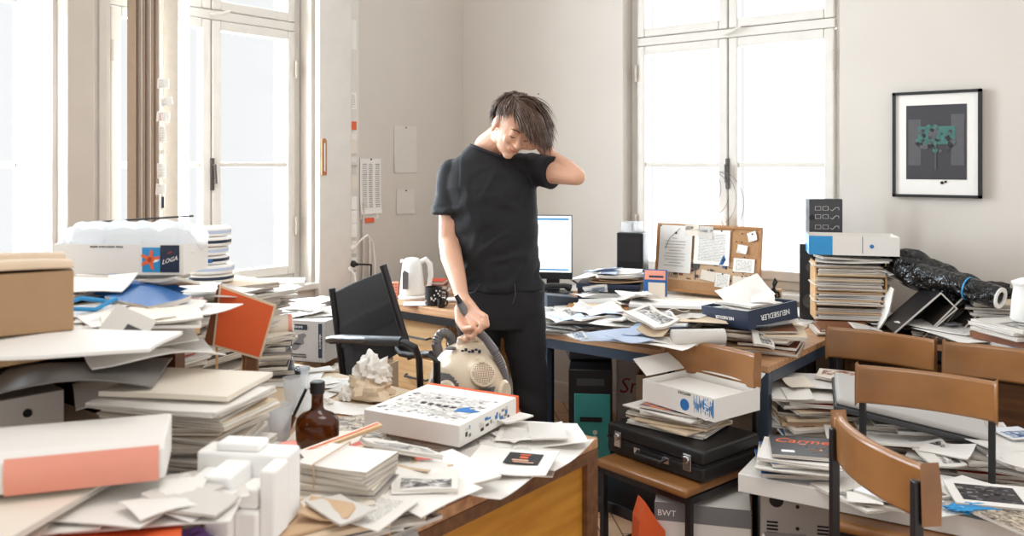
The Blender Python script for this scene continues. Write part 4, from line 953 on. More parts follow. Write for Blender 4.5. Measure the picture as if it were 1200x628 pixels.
# monitor
t = thing('riser_box', 'low wooden box under the monitor', 'box', (*atD(652, 4.55), KZ), TH+R(-10)); MB().box(-.19, .19, -.10, .10, 0, .055, 'wood_frame').build('box_body', t, bevel=.003)
mx_, my_ = atD(648, 4.55)
t = thing('computer_monitor', 'lit computer monitor with a white page behind the man', 'monitor', (mx_, my_, KZ+.057), TH+R(-8))
MB().lathe([(.105, 0), (.105, .008), (.04, .014)], 'plastic_black', 28, sy=.8).build('base', t, True); MB().box(-.035, .035, .0, .03, .012, .12, 'plastic_black').build('stand', t, bevel=.004)
tb = MB().box(-.27, .105, -.03, .01, .075, .415, 'plastic_grey').build('bezel', t, bevel=.004)
MB().box(-.264, .099, -.0315, -.03, .105, .409, 'screen_white').build('screen', t)
MB().box(-.25, .088, -.0322, -.0315, .388, .398, 'screen_blue').box(-.25, .088, -.0322, -.0315, .122, .130, 'screen_blue').box(-.15, -.09, -.0324, -.0315, .131, .135, 'cover_orange').build('screen_bars', t)
MB().box(-.27, .105, -.0318, -.03, .076, .112, 'plastic_black').build('chin', t)
MB().tube([(.05, .02, .10), (.13, .0, .05), (.22, -.06, .0), (.32, -.14, -.04)], .005, 'rubber_black', 8).build('cable', t, True)
# ================================================================ PINBOARD DESK
q = (*atD(741, 4.62), KZ)
zpr = .80
t = thing('printer', 'black and grey flat printer carrying papers by the corner', 'printer', (*atD(716, 4.35), KZ), TH+R(-14))
MB().box(-.16, .16, -.12, .14, 0, .06, 'parcel_grey').box(-.155, .155, -.115, .135, .06, .12, 'plastic_black').box(-.16, .16, -.12, .14, .12, .145, 'cover_navy').build('case', t, bevel=.005)
MB().box(-.13, .10, -.125, -.119, .075, .1, 'parcel_grey').build('slot', t)
stack(['bundle', 'blue', 'kraft'], *atD(722, 4.34), KZ+.148, KZ+.20, .26, .22, TH+R(-8), 'on the black flat printer', seed=50, rot=14, curl=.012)
t = thing('speaker', 'small black cube speaker on the sill beside the pinboard', 'speaker', (*atD(741, 4.78), .762), TH+R(-22))
MB().box(-.075, .075, -.06, .08, 0, .36, 'plastic_black').build('cabinet', t, bevel=.006); MB().box(-.066, .066, -.064, -.06, .2, .345, 'fabric_black').build('grille', t, bevel=.002)
t2 = thing('disc_case', 'clear round disc case standing on the small black speaker', 'case', (*atD(741, 4.78), 1.124), 0)
MB().lathe([(.06, 0), (.06, .055), (.055, .058)], 'clear_plastic', 24).build('cover', t2, True); MB().lathe([(.05, .0), (.05, .012)], 'parcel_grey', 24).lathe([(.006, .012), (.006, .05)], 'ink_black', 8).build('discs', t2, True)
# pinboard
bl = Vector((*atD(767, 4.80), .80)); br_ = Vector((*atD(890, 4.42), .80))
wB = (br_-bl).length; hB = .375
t = thing('pinboard', 'cork pinboard in a wooden frame leaning before the back window', 'board', tuple(bl), math.atan2(br_.y-bl.y, br_.x-bl.x)); t.rotation_euler[0] = R(-6)
MB().box(0, wB, 0, .012, 0, hB, 'cork').build('cork_panel', t)
b = MB().box(0, wB, -.008, .0, 0, .016, 'wood_frame').box(0, wB, -.008, 0, hB-.016, hB, 'wood_frame').box(0, .016, -.008, 0, .016, hB-.016, 'wood_frame').box(wB-.016, wB, -.008, 0, .016, hB-.016, 'wood_frame'); b.build('frame', t, bevel=.002)
f = wB/.70
def pin(x0, x1, z0, z1, m, nm, lab, rz=0, k=.004):
    ww, hh = (x1-x0)*wB, (z1-z0)*hB
    o = MB().slab(ww, hh, .0012, lambda u, v: k*u*u*max(0, -v), m=m, X=rotm('X', 90) @ rotm('Z', rz)).build(nm); o.location = t.matrix_basis @ Vector(((x0+x1)/2*wB, -.008, (z0+z1)/2*hB))
    o.rotation_euler = t.rotation_euler; tag(o, lab, 'note', 'notes on the pinboard')
MB().box(.03*wB, .98*wB, -.001, 0, .10*hB, .45*hB, 'cover_dark').build('dark_drawing', t) if False else None
b = MB()
rr = random.Random(9)
for i in range(46): b.cbox((rr.uniform(.08, .95)*wB, -.0012, rr.uniform(.2, .48)*hB), (rr.uniform(.006, .03), .001, rr.uniform(.004, .018)), rr.choice(['cover_dark', 'cover_brown', 'cover_dark']), None)
for i in range(9): b.tube([((.06+.02*i)*wB, -.0014, .20*hB), ((.07+.02*i)*wB, -.0014, .32*hB)], .0018, 'cover_dark', 5)
b.box(.055*wB, .965*wB, -.0006, .0, .17*hB, .49*hB, 'kraft').build('landscape_drawing', t)
b = MB().lathe([(.026, 0), (.026, .001)], 'cover_dark', 16, tr(.40*wB, -.001, .40*hB) @ rotm('X', 90)).tube([(.40*wB, -.002, .2*hB), (.40*wB, -.002, .4*hB)], .003, 'cover_dark', 6); b.build('round_tree', t)
pin(.035, .36, .28, .97, 'paper_white', 'pinned_sheet', 'large printed letter with a crest on the pinboard')
pin(.385, .72, .43, .93, 'print_lines_v', 'pinned_sheet', 'large lined sheet in the middle of the pinboard')
tb2 = MB()
for i in range(10): tb2.cbox((.19*wB+(.02 if i % 3 else 0)*.3, -.0115, (.78-.045*i)*hB), ((.20 if i else .08)*wB*(1 if i % 4 else .6), .0008, .0022), 'ink_grey')
tb2.lathe([(.007, 0), (.007, .001)], 'ink_black', 10, tr(.2*wB, -.0115, .86*hB) @ rotm('X', 90)); tb2.build('letter_print', t)
pin(.29, .42, .83, .99, 'paper_cream', 'note_card', 'cream note on the top rail of the pinboard'); pin(.425, .56, .80, .98, 'paper_grey', 'note_card', 'grey note on the top rail of the pinboard', 0)
pin(.88, .96, .80, .93, 'paper_white', 'note_card', 'small curled white slip at the pinboard upper right', 20, .012); pin(.79, .88, .62, .74, 'paper_white', 'note_card', 'curled white slip below the upper right one', -6, .012)
pin(.76, .95, .36, .55, 'print_text_v', 'note_card', 'white note at the right rim of the pinboard'); pin(.46, .60, .20, .34, 'paper_cream', 'note_card', 'cream slip beside the round tree on the pinboard', -8)
pin(.60, .73, .12, .32, 'print_text_v', 'note_card', 'printed card low on the pinboard', -4); pin(.76, .93, .12, .30, 'paper_cream', 'note_card', 'cream card at the pinboard lower right')
b = MB()
for k in range(3): b.prism([(-.028+.006*k, .012*k), (.028-.006*k, .012*k), (0, .03+.012*k)], 0, .003, 'cover_blue', tr(.67*wB, -.008, (.44)*hB) @ rotm('X', 90))
b.cbox((.67*wB, -.009, .42*hB), (.012, .003, .02), 'cover_blue'); o = b.build('tree_ornament'); o.matrix_world = t.matrix_basis.copy(); tag(o, 'blue fir tree cut-out pinned on the cork board', 'ornament')
b = MB()
for (u, v) in ((.045, .96), (.355, .95), (.75, .94), (.83, .78), (.83, .9), (.78, .78), (.92, .9), (.86, .57), (.53, .35), (.665, .31), (.845, .30), (.64, .92)): b.ell((u*wB, -.012, v*hB), (.0045, .004, .0045), 'cover_dark', 8, None, 6)
b.build('pins', t)
b = MB().tube([(.10*wB, -.014, .62*hB), (.14*wB, -.014, .78*hB), (.24*wB, -.014, .93*hB)], .0015, 'ink_grey', 5); b.build('string', t)
# clef figurine
t = thing('clef_figurine', 'black treble clef ornament on a small wooden block at the sill', 'ornament', (*atD(907, 4.32), .80), TH)
MB().box(-.045, .04, 0, .018, 0, .07, 'wood_light').build('block', t, bevel=.003)
MB().tube([(.0, -.008, .0), (.008, -.008, .015), (.002, -.008, .06), (-.006, -.008, .10), (.004, -.008, .125), (.012, -.008, .11), (0, -.008, .085), (-.022, -.008, .055), (-.018, -.008, .03), (.008, -.008, .02), (.026, -.008, .035), (.02, -.008, .055), (0, -.008, .06), (-.008, -.008, .045), (0, -.008, .033)], .006, 'ink_black', 8).build('clef', t, True)
# desk piles
PL = 'in the bluish pile beside the man'
S(['blue', 'bundle', 'blue', 'mag'], 690, 3.98, KZ, .845, .30, .40, 12, PL, seed=51, rot=24, jit=.04, curl=.008, maxn=11)
S(['blue', 'bundle', 'blue'], 668, 3.90, KZ, .815, .26, .34, -20, 'at the pinboard desk left rim', seed=52, rot=24, jit=.03, curl=.01)
S(['blue', 'bundle', 'mag'], 735, 3.80, KZ, .835, .28, .36, 25, 'at the pinboard desk front', seed=53, rot=30, jit=.05, curl=.012, maxn=11)
S(['blue', 'bundle', 'kraft'], 770, 3.66, KZ, .82, .26, .34, -28, 'behind the chair with the briefcase', seed=54, rot=30, jit=.04, curl=.012)
S(['kraft', 'bundle', 'kraft', 'env'], 805, 3.86, KZ, .865, .38, .34, -14, 'in the kraft envelope pile', seed=55, rot=18, jit=.03, curl=.014, maxn=11)
S(['bundle', 'mag', 'kraft', 'folder'], 868, 3.62, KZ, .845, .34, .26, -16, 'under the dark blue carton', seed=56, rot=16, jit=.03, curl=.012, maxn=12)
S(['kraft', 'folder', 'bundle', 'mag'], 893, 3.42, KZ, .845, .30, .24, -22, 'at the pinboard desk right rim', seed=57, rot=14, jit=.03, curl=.010, maxn=12, cols={'mag': ['cover_red', 'cover_brown', 'print_photo_warm'], 'folder': ['kraft_pale', 'kraft', 'cover_brown']})
loose('board', 800, 358, .88, .46, .16, -12, 'long dark-edged white tray before the pinboard', 'paper_white', .002, .012)
t = thing('clipboard', 'brown wooden clipboard with papers on the pinboard desk', 'clipboard', (*at(700, 362, .855), .853), TH+R(-10)); MB().box(-.14, .14, -.10, .10, 0, .008, 'wood_frame').build('board', t, bevel=.002)
MB().slab(.20, .14, .006, lambda u, v: .004*u*u, m='kraft_pale', X=tr(-.0, .01, .009) @ rotm('Z', 12)).build('papers', t, True)
for i, (kind, px, py, z0_, ww, ll, dg, mc, lab) in enumerate((
    ('kraft', 800, 374, .882, .34, .22, -10, 'kraft_pale', 'large tan envelope lying before the pinboard'),
    ('sheet', 740, 378, .85, .30, .21, -30, 'paper_white', 'white sheet slanting in the middle of the pinboard desk'),
    ('bundle', 665, 372, .83, .20, .28, 20, 'print_photo_blue', 'blue-printed paper at the far left of the pinboard desk'),
    ('sheet', 715, 395, .84, .30, .21, 14, 'paper_blue', 'bluish sheet hanging over the desk front'),
    ('sheet', 775, 400, .83, .26, .21, -35, 'paper_white', 'white sheet hanging behind the briefcase chair'),
    ('sheet', 690, 345, .90, .15, .10, 35, 'paper_white', 'white curved sheet at the left of the printer'),
    ('board', 745, 345, .89, .16, .14, 10, 'paper_white', 'white pad lying right of the printer'),
    ('sheet', 905, 375, .875, .28, .2, 18, 'clear_plastic', 'clear plastic sleeve on the right pile of papers'))):
    loose(kind, px, py, z0_, ww, ll, dg, lab, mc, .02, seed=100+i)
t = thing('desk_phone', 'blue-grey desk telephone with dark handset by the clipboard', 'phone', (*at(655, 368, .80), .845), TH+R(20))
MB().prism([(-.08, 0), (.08, 0), (.08, .035), (-.08, .055)], -.05, .05, 'metal_bluegrey', rotm('X', 90)).build('case', t, bevel=.004); MB().tube([(-.07, .03, .075), (-.04, .03, .085), (.04, .03, .082), (.07, .03, .07)], [.02, .013, .013, .02], 'plastic_black', 10).build('handset', t, True)
t = thing('small_carton', 'red and blue printed carton standing beside the printer', 'box', (*atD(768, 4.15), .86), TH+R(-18), rot=(R(-8), 0, TH+R(-18)))
MB().box(-.055, .055, -.02, .02, 0, .13, 'cover_blue').build('carton', t, bevel=.002); MB().box(-.05, .05, -.0212, -.02, .08, .125, 'pink_label').box(-.03, .04, -.0216, -.0205, .09, .10, 'cover_navy').build('red_print', t)
MB().box(-.03, .05, -.03, -.022, -.01, .07, 'paper_cream', rotm('X', 8)).build('card', t)
# rolled paper
t = thing('paper_roll', 'thick white paper roll lying on the desk front', 'roll', (*at(818, 392, .86), .850), TH+R(4))
MB().lathe([(.028, -.10), (.031, -.10), (.031, .10), (.028, .10), (.028, -.099)], 'paper_grey', 24, rotm('Y', 90)).build('roll', t, True); MB().slab(.2, .10, .002, m='paper_white', X=tr(0, .03, -.028)).build('loose_end', t)
# dark blue carton, standing upside down
x_, y_ = atD(879, 3.46)
t = thing('carton', 'dark blue open carton with upside-down white lettering', 'box', (x_, y_, .868), TH+R(32), rot=(R(-3), R(-4), TH+R(32)))
b = MB(); b.box(-.14, .14, -.125, .125, 0, .004, 'cover_navy').box(-.14, .14, -.125, -.121, .004, .072, 'cover_navy').box(-.14, .14, .121, .125, .004, .072, 'cover_navy').box(-.14, -.136, -.121, .121, .004, .072, 'cover_navy').box(.136, .14, -.121, .121, .004, .072, 'cover_navy'); b.build('box_body', t)
text('NEUSIEDLER', .030, 'ink_white', t, upright(.01, -.1258, .036, 0, 180)); text('NEUSIEDLER', .018, 'ink_white', t, tr(-.1408, 0, .036) @ rotm('Z', -90) @ rotm('X', 90) @ rotm('Z', 180))
for i in range(6):
    o = paper('bundle', x_+.02*math.sin(i*2), y_+.01*math.cos(i), .876+i*.012, .20, .18, TH+R(32+6*math.sin(i*3)), f'white papers, {ORD[5-i]} inside the dark blue carton', 'paper_white', .009, .012 if i > 3 else .002)
o = paper('sheet', x_-.04, y_+.04, .975, .20, .14, TH+R(10), 'white folded sheet rising from the dark blue carton', 'paper_white', .002, .03, 0, None, (R(30), R(-18)))
# ================================================================ RIGHT TABLE
t = thing('speaker', 'tall black speaker at the right side of the back window', 'speaker', (*atD(950, 4.12), KZ), TH+R(-20))
MB().box(-.05, .05, -.06, .08, 0, .36, 'plastic_black').build('cabinet', t, bevel=.005); MB().lathe([(.034, 0), (.036, .004), (.03, .004), (.01, -.01), (0, -.012)], 'metal_grey', 24, tr(0, -.061, .09) @ rotm('X', 90)).build('driver', t, True)
MB().lathe([(.02, 0), (.021, .004), (.008, .004), (0, .0)], 'metal_grey', 20, tr(0, -.061, .25) @ rotm('X', 90)).build('tweeter', t, True)
stt = thing('carton', 'tall dark grey carton with white line drawings beside the window', 'box', (*atD(966, 4.16), 1.124), TH+R(-6)); MB().box(-.078, .078, -.03, .05, 0, .21, 'metal_grey').build('box_body', stt, bevel=.002)
b = MB()
for zz_ in (.165, .125, .075):
    for k in range(2):
        x0 = -.05+.035*k
        for (a, c, s1, s2) in ((x0, zz_, .001, .018), (x0+.026, zz_, .001, .018), (x0+.013, zz_+.009, .027, .001), (x0+.013, zz_-.009, .027, .001)): b.cbox((a, -.0306, c), (s1, .0008, s2), 'ink_white')
    b.tube([(.02, -.0306, zz_-.006), (.03, -.0306, zz_-.012), (.045, -.0306, zz_+.004), (.06, -.0306, zz_+.004), (.06, -.0306, zz_-.008)], .0009, 'ink_white', 4)
b.build('line_drawings', stt); MB().lathe([(.014, 0), (.014, .001)], 'ink_black', 16, tr(-.066, -.0302, .12) @ rotm('X', 90)).build('thumb_notch', stt)
o = MB().box(-.05, .05, -.045, .055, 0, .355, 'cover_black').build('carton', bevel=.003); tag(o, 'plain black carton between the tall speaker and the letter tray', 'box', None, (*atD(972, 4.20), .765), TH+R(-6))
# wooden letter tray
TX, TY = atD(992, 3.98); TR = TH+R(-12)
t = thing('letter_tray', 'wooden four-tier letter tray stuffed with papers', 'letter tray', (TX, TY, KZ+.028), TR)
b = MB().box(-.155, -.147, -.11, .13, 0, .265, 'wood_light').box(.147, .155, -.11, .13, 0, .265, 'wood_light').box(-.147, .147, .122, .13, 0, .265, 'wood_dark'); b.build('side_panels', t, bevel=.002)
for i in range(4): MB().box(-.147, .147, -.11, .122, .002+i*.066, .009+i*.066, 'wood_light').build('tier', t)
names = ('lowest', 'second lowest', 'second highest', 'highest'); rr = random.Random(4)
for i in range(4):
    z0 = KZ+.028+.0105+i*.066; k = 0
    n_ = (6, 7, 7, 6)[i]
    for j in range(n_):
        kind = ('mag', 'bundle', 'bundle', 'kraft')[(i+j) % 4] if i < 2 else ('bundle', 'bundle', 'blue', 'kraft')[(i+j) % 4]
        tt = .0068
        o = paper(kind, TX+rr.uniform(-.01, .012)-.0*ST, TY-.015+rr.uniform(-.015, .012), z0+j*.0079, .285 if kind != 'mag' else .27, .23, TR+R(rr.uniform(-2.5, 2.5)), None, None, tt, .002, 0, 'papers in the letter tray', None, rr)
        if kind == 'mag': pass
        o['label'] = f"{o['_c']} {o['_w']}, {ORD[n_-1-j]} in the {names[i]} letter tray tier"
        for q_ in ('_c', '_w', '_t'): del o[q_]
zt_ = stack(['bundle', 'mag', 'bundle'], TX, TY, KZ+.028+.268, KZ+.028+.285, .34, .28, TR, 'heaped over the letter tray', seed=61, rot=16, curl=.016, jit=.03, maxn=9)
for i, (dx, dg) in enumerate(((.16, -8), (.20, 14), (.13, 28))):
    x_, y_ = room(*( ((TX-CX)*CT+(TY-CY)*ST)+dx, (-(TX-CX)*ST+(TY-CY)*CT)-.02))
    o = paper('sheet', x_, y_, 1.035-.004*i, .20, .28, TH+R(dg), f'white sheet drooping to the right of the letter tray, {ORD[i]}', 'paper_white' if i else 'print_text', .002, .03, .06, None, (0, R(22)))
    for q_ in ('_c', '_w', '_t'): del o[q_]

stack(['book', 'mag'], *atD(985, 3.76), KZ, KZ+.024, .30, .2, TR, 'before the letter tray', seed=62, rot=3, jit=.01, curl=.001, cols={'book': ['cover_red', 'cover_brown'], 'mag': ['cover_red', 'print_photo_warm']})
x_, y_ = atD(997, 3.93)
t = open_box('carton', 'open white carton with a blue end on top of the letter tray', 'box', x_, y_, zt_+.012, .38, .22, .085, TR+R(-3), 'paper_white', th=.004)
MB().box(-.1905, -.09, -.1108, -.11, .0, .085, 'cover_sky').box(-.1908, -.19, -.11, .11, 0, .085, 'cover_sky').build('blue_panel', t); MB().box(.035, .038, -.1106, -.11, .01, .085, 'ink_grey').build('slot', t)
MB().lathe([(.009, 0), (.009, .001)], 'ink_blue', 16, tr(.075, -.1105, .042) @ rotm('X', 90)).build('round_mark', t); MB().box(-.185, .185, -.105, .105, .01, .014, 'cardboard_pale').build('lining', t)
# leaning files
for i, (px, d, tilt, m, lab) in enumerate(((1050, 3.68, 46, 'cover_black', 'black open magazine file leaning on the letter tray'), (1086, 3.66, 42, 'cover_dark', 'dark magazine file leaning behind the black one'))):
    x_, y_ = atD(px, d)
    t = thing('magazine_file', lab, 'file', (x_, y_, KZ+.004), TR, None, (0, R(tilt), TR))
    MB().box(-.045, -.041, -.12, .12, 0, .25, m).box(.041, .045, -.12, .12, 0, .25, m).box(-.041, .041, .116, .12, 0, .25, m).box(-.041, .041, -.12, .116, 0, .004, m).build('case', t)
    MB().box(-.047, -.0405, -.1225, -.12, 0, .25, 'paper_grey').box(-.0405, .0405, -.1225, -.12, .244, .25, 'paper_grey').box(.0405, .046, -.1225, -.12, 0, .25, 'paper_grey').build('trim', t)
for i, (px, d, tl, m, lab) in enumerate(((1032, 3.88, 66, 'paper_white', 'white curled folder tucked between the tray and the black file'), (1100, 3.74, 52, 'kraft', 'tan rounded folder standing right of the magazine files'),
                                        (1118, 3.72, 42, 'paper_grey', 'curved white page flopping right of the tan folder'))):
    x_, y_ = atD(px, d); o = paper('folder', x_, y_, .86, .20, .24, TR, lab, m, .006, .04, .02, None, (0, R(-tl)))
    for q_ in ('_c', '_w', '_t'): del o[q_]
for i, (px, py, dg, mc, lab) in enumerate(((1110, 392, 30, 'print_text', 'printed sheet with a dark picture fanned over the table edge'), (1130, 402, 8, 'paper_white', 'white sheet under the printed one at the table edge'),
        (1175, 396, -12, 'paper_white', 'white sheet with a small colour photo at the right edge'), (1150, 372, 20, 'paper_white', 'large white sheet behind the printed one on the right table'), (1070, 388, 4, 'paper_white', 'white sheet under the leaning files'), (1040, 384, -4, 'print_photo_blue', 'blue-printed sheet under the leaning files'))):
    o = loose('sheet', px, py-10, KZ+.065-.009*i, .25, .32, dg, lab, mc, .012, .002, seed=120+i)
    if i in (0, 2):
        pp = MB().box(-.035, .035, -.02, .02, .0, .0006, 'ink_grey' if i == 0 else 'ink_black'); 
        if i == 2: pp.box(-.022, .022, -.012, .012, .0006, .001, 'cover_orange').box(-.02, 0, -.01, .005, .001, .0013, 'cover_sky')
        c = pp.build('picture', o); c.location = (-.02, -.04 if i == 0 else -.10, .017 if i == 0 else .017)
stack(['bundle', 'mag', 'bundle'], *at(1150, 400, KZ), KZ+.0, KZ+.03, .5, .22, TH+R(-30), 'under the right table sheets', seed=64, curl=.003, jit=.01, rot=6)
# black film roll
a = Vector((*atD(1022, 4.0), 1.10)); c = Vector((*atD(1125, 3.60), .97))
t = thing('film_roll', 'long roll of crinkled black plastic film lying over the files', 'plastic film', tuple((a+c)/2))
dv = (c-a); L = dv.length; q3 = dv.to_track_quat('X', 'Z'); t.rotation_euler = q3.to_euler()
b = MB(); vs = []; n1, n2 = 46, 40
for i in range(n1+1):
    u = i/n1; xx = (u-.5)*(L+.10)
    for j in range(n2):
        q = 2*PI*j/n2; n_ = noise.noise(Vector((u*9, math.cos(q)*1.6, math.sin(q)*1.6)))
        rr_ = (.020+.06*min(1, u*2.2)) * (1+.35*n_)
        vs.append((xx, rr_*math.cos(q)*1.1, rr_*math.sin(q)*.9))
b.add(vs, [(i*n2+j, i*n2+(j+1) % n2, (i+1)*n2+(j+1) % n2, (i+1)*n2+j) for i in range(n1) for j in range(n2)], 'film_black')
b.add([vs[j] for j in range(n2)]+[vs[n1*n2+j] for j in range(n2)], [tuple(range(n2)), tuple(range(2*n2-1, n2-1, -1))], 'film_black')
b.build('film', t, True, angle=20)
t = thing('film_roll', 'short roll of black film, painted blue glint, white core facing forward', 'plastic film', (*atD(1126, 3.52), 1.0), 0, None, (0, R(10), TH+R(-58)))
MB().lathe([(.038, -.2), (.045, -.19), (.047, .15), (.045, .16), (.04, .16)], 'film_black', 26, rotm('Y', 90)).build('film', t, True); MB().lathe([(.043, .155), (.043, .166), (.026, .166), (.026, .10)], 'plastic_white', 26, rotm('Y', 90)).build('core', t, True)
MB().lathe([(.0475, .03), (.0475, .036)], 'cover_sky', 26, rotm('Y', 90)).build('painted_glint', t, True)  # the film's blue glints, painted as a narrow coloured ring
o = blob('film_wrap', 'flat crinkled black film lying at the wall behind the roll', 'plastic film', *atD(1150, 3.66), .90, (.17, .05, .06), 'film_black', 5, .4, 2.6, TH-R(10))
MBx = stack(['bundle', 'folder', 'bundle'], *atD(1172, 3.56), KZ+.03, .93, .24, .22, TH+R(-25), 'under the white-cored film roll', seed=66, curl=.006, jit=.02, rot=12, maxn=12)
t = thing('jug', 'white plastic jug with a lid at the right edge of the photo', 'jug', (*atD(1203, 3.28), .90), TH); MB().lathe([(.05, 0), (.056, .01), (.05, .09), (.044, .13), (.05, .14)], 'plastic_white', 28).build('jug_body', t, True); MB().lathe([(.051, .141), (.053, .15), (.02, .165), (0, .167)], 'plastic_white', 28).build('lid', t, True)
MB().tube([(.05, 0, .12), (.085, 0, .11), (.085, 0, .05), (.052, 0, .03)], .009, 'plastic_white', 8).build('handle', t, True)
stack(['book', 'mag', 'book', 'bundle'], *atD(1192, 3.26), KZ, .895, .22, .26, TH+R(10), 'under the white jug', seed=67, rot=14, jit=.015, curl=.003, maxn=10, cols={'book': ['cover_brown', 'cover_dark', 'cover_blue'], 'mag': ['print_photo_blue', 'print_photo_grey']})
# ================================================================ CHAIRS
def make_chair(label, cx, cy, rz, curve=.03):
    t = thing('padded_chair', label, 'chair', (cx, cy, 0), rz)
    W = .40
    s = MB().box(-W/2, W/2, -.21, .18, .425, .458, 'leather_brown').build('seat', t, bevel=.014, seg=4)
    b = MB(); n = 12; top, bot = [], []
    vs = []
    for i in range(n+1):
        u = i/n*2-1; yb = .215 - curve*(u*u) + .012*0
        for (dy, z_) in ((-.016, .712), (-.020, .775), (-.014, .835), (.012, .835), (.012, .775), (.012, .712)):
            vs.append((u*(W/2+.005), yb+dy+(.03*(z_-.77)), z_))
    fs = [(i*6+j, (i+1)*6+j, (i+1)*6+(j+1) % 6, i*6+(j+1) % 6) for i in range(n) for j in range(6)] + [(5, 4, 3, 2, 1, 0), tuple(n*6+j for j in range(6))]
    b.add(vs, fs, 'leather_brown'); b.build('backrest', t, smooth=True, bevel=.009, seg=3)
    for sx in (-1, 1):
        x = sx*(W/2-.012)
        MB().box(x-.010, x+.010, .19, .212, 0, .80, 'metal_black').build('leg', t, bevel=.002)
        MB().box(x-.010, x+.010, -.19, -.168, 0, .425, 'metal_black').build('leg', t, bevel=.002)
    b = MB()
    for sx in (-1, 1):
        x = sx*(W/2-.012); b.box(x-.009, x+.009, -.168, .19, .402, .424, 'metal_black'); MB().box(x-.008, x+.008, -.168, .19, .12, .138, 'metal_black').build('stretcher', t)
    b.box(-W/2+.02, W/2-.02, -.188, -.170, .402, .424, 'metal_black').box(-W/2+.02, W/2-.02, .192, .21, .402, .424, 'metal_black'); b.build('seat_frame', t)
    return t
c1 = room(.586, 3.02); C1 = make_chair('brown padded chair carrying the black briefcase', c1[0], c1[1], R(-10.5))
C2 = make_chair('brown padded chair at the table, left of the back pair', 3.02, -1.20+.0, R(-1)); c2 = room(1.47, 3.40); C2.location = (c2[0], c2[1]-.215, 0)
c3 = room(1.80, 3.11); C3 = make_chair('brown padded chair at the table, right of the back pair', c3[0], c3[1]-.215, R(-1))
c4 = room(1.333, 2.75); C4 = make_chair('brown padded chair behind the nearest chair, holding the white board', c4[0]+.02, c4[1]-.215, R(5.3))
c5 = room(.878, 2.08); C5 = make_chair('nearest brown padded chair with its curved back to the left', 0, 0, R(135), .035)
v5 = Matrix.Rotation(R(135), 3, 'Z') @ Vector((0, .2, 0)); C5.location = (c5[0]-v5.x, c5[1]-v5.y, 0)
# ---- briefcase pile on chair 1
cr = R(-10.5); cz = .462
def on1(dx, dy): v = Matrix.Rotation(cr, 3, 'Z') @ Vector((dx, dy, 0)); return c1[0]+v.x, c1[1]+v.y
t = thing('briefcase', 'black leather briefcase with two chrome locks lying on the chair', 'briefcase', (*on1(.0, .02), cz), cr+R(-1))
MB().box(-.215, .215, -.155, .16, 0, .052, 'leather_black').build('lower_shell', t, bevel=.012, seg=3); MB().box(-.215, .215, -.155, .16, .056, .105, 'leather_black').build('upper_shell', t, bevel=.012, seg=3)
MB().box(-.214, .214, -.1545, .159, .050, .058, 'metal_black').build('seam', t)
for x_ in (-.155, .155):
    MB().box(x_-.016, x_+.016, -.165, -.155, .03, .085, 'metal_chrome').lathe([(.013, 0), (.013, .006), (.008, .008)], 'metal_chrome', 18, tr(x_, -.165, .068) @ rotm('X', 90)).build('lock', t, bevel=.003)
MB().tube([(-.06, -.158, .04), (-.055, -.178, .035), (.055, -.178, .035), (.06, -.158, .04)], .007, 'leather_black', 10).build('handle', t, True)
for x_ in (-.065, .065): MB().box(x_-.014, x_+.014, -.163, -.155, .028, .05, 'metal_chrome').build('handle_mount', t, bevel=.002)
bx1, by1 = on1(-.02, .05)
zc1 = stack(['mag', 'bundle', 'mag', 'kraft'], bx1, by1, cz+.108, cz+.172, .30, .25, cr+R(8), 'piled on the briefcase', seed=71, jit=.02, rot=16, curl=.006, maxn=10, cols={'mag': ['print_cover_color', 'print_photo_blue', 'cover_grey', 'print_photo_grey']})
bx1, by1 = on1(.045, .07)
t = open_box('carton', 'open white paper carton with a blue striped end on the chair', 'box', bx1, by1, zc1+.003, .33, .24, .078, cr+R(-4), 'paper_white', th=.004)
MB().box(-.16, -.0, -.118, .115, .005, .06, 'paper_white').build('flap', t) if False else None
MB().box(.0, .33*.5, -.1206, -.12, .0, .0005, 'paper_white').build('side_line', t)
b = MB(); rr = random.Random(8)
for i in range(26): b.box(.075+.0034*i, .0765+.0034*i+rr.uniform(0, .0015), -.1208, -.12, .01+rr.uniform(0, .03), .075-rr.uniform(0, .03), rr.choice(['ink_blue', 'cover_sky', 'ink_blue']))
b.build('blue_stripes', t); MB().lathe([(.020, 0), (.020, .001)], 'ink_blue', 24, tr(.035, -.120, .03) @ rotm('X', 90)).build('round_mark', t)
text('EXCLUSIV', .013, 'ink_black', t, upright(.035, -.1208, .068)); text('ICMA', .030, 'ink_white', t, tr(.130, -.1212, .032) @ rotm('X', 90) @ rotm('Z', 80))
for i, (dx, dy, a_) in enumerate(((-.19, .03, 30), (.0, .155, -35))):
    MB().box(-.085 if i == 0 else -.15, 0.0 if i == 0 else .15, -.10 if i == 0 else 0, .10 if i == 0 else .06, 0, .003, 'paper_white', tr(-.165 if i == 0 else 0, 0 if i == 0 else .12, .085) @ (rotm('Y', 35) if i == 0 else rotm('X', 30))).build('flap', t)
for i in range(3):
    xx, yy = on1(.045, .07); o = MB().slab(.30, .20, .016, lambda u, v: 0, 3, 3, 'paper_white', 'page_edges_white').build('paper_ream'); tag(o, f'block of white paper inside the striped carton, {ORD[2-i]}', 'paper', 'paper blocks in the striped carton', (xx, yy, zc1+.009+i*.0175), cr+R(-4))
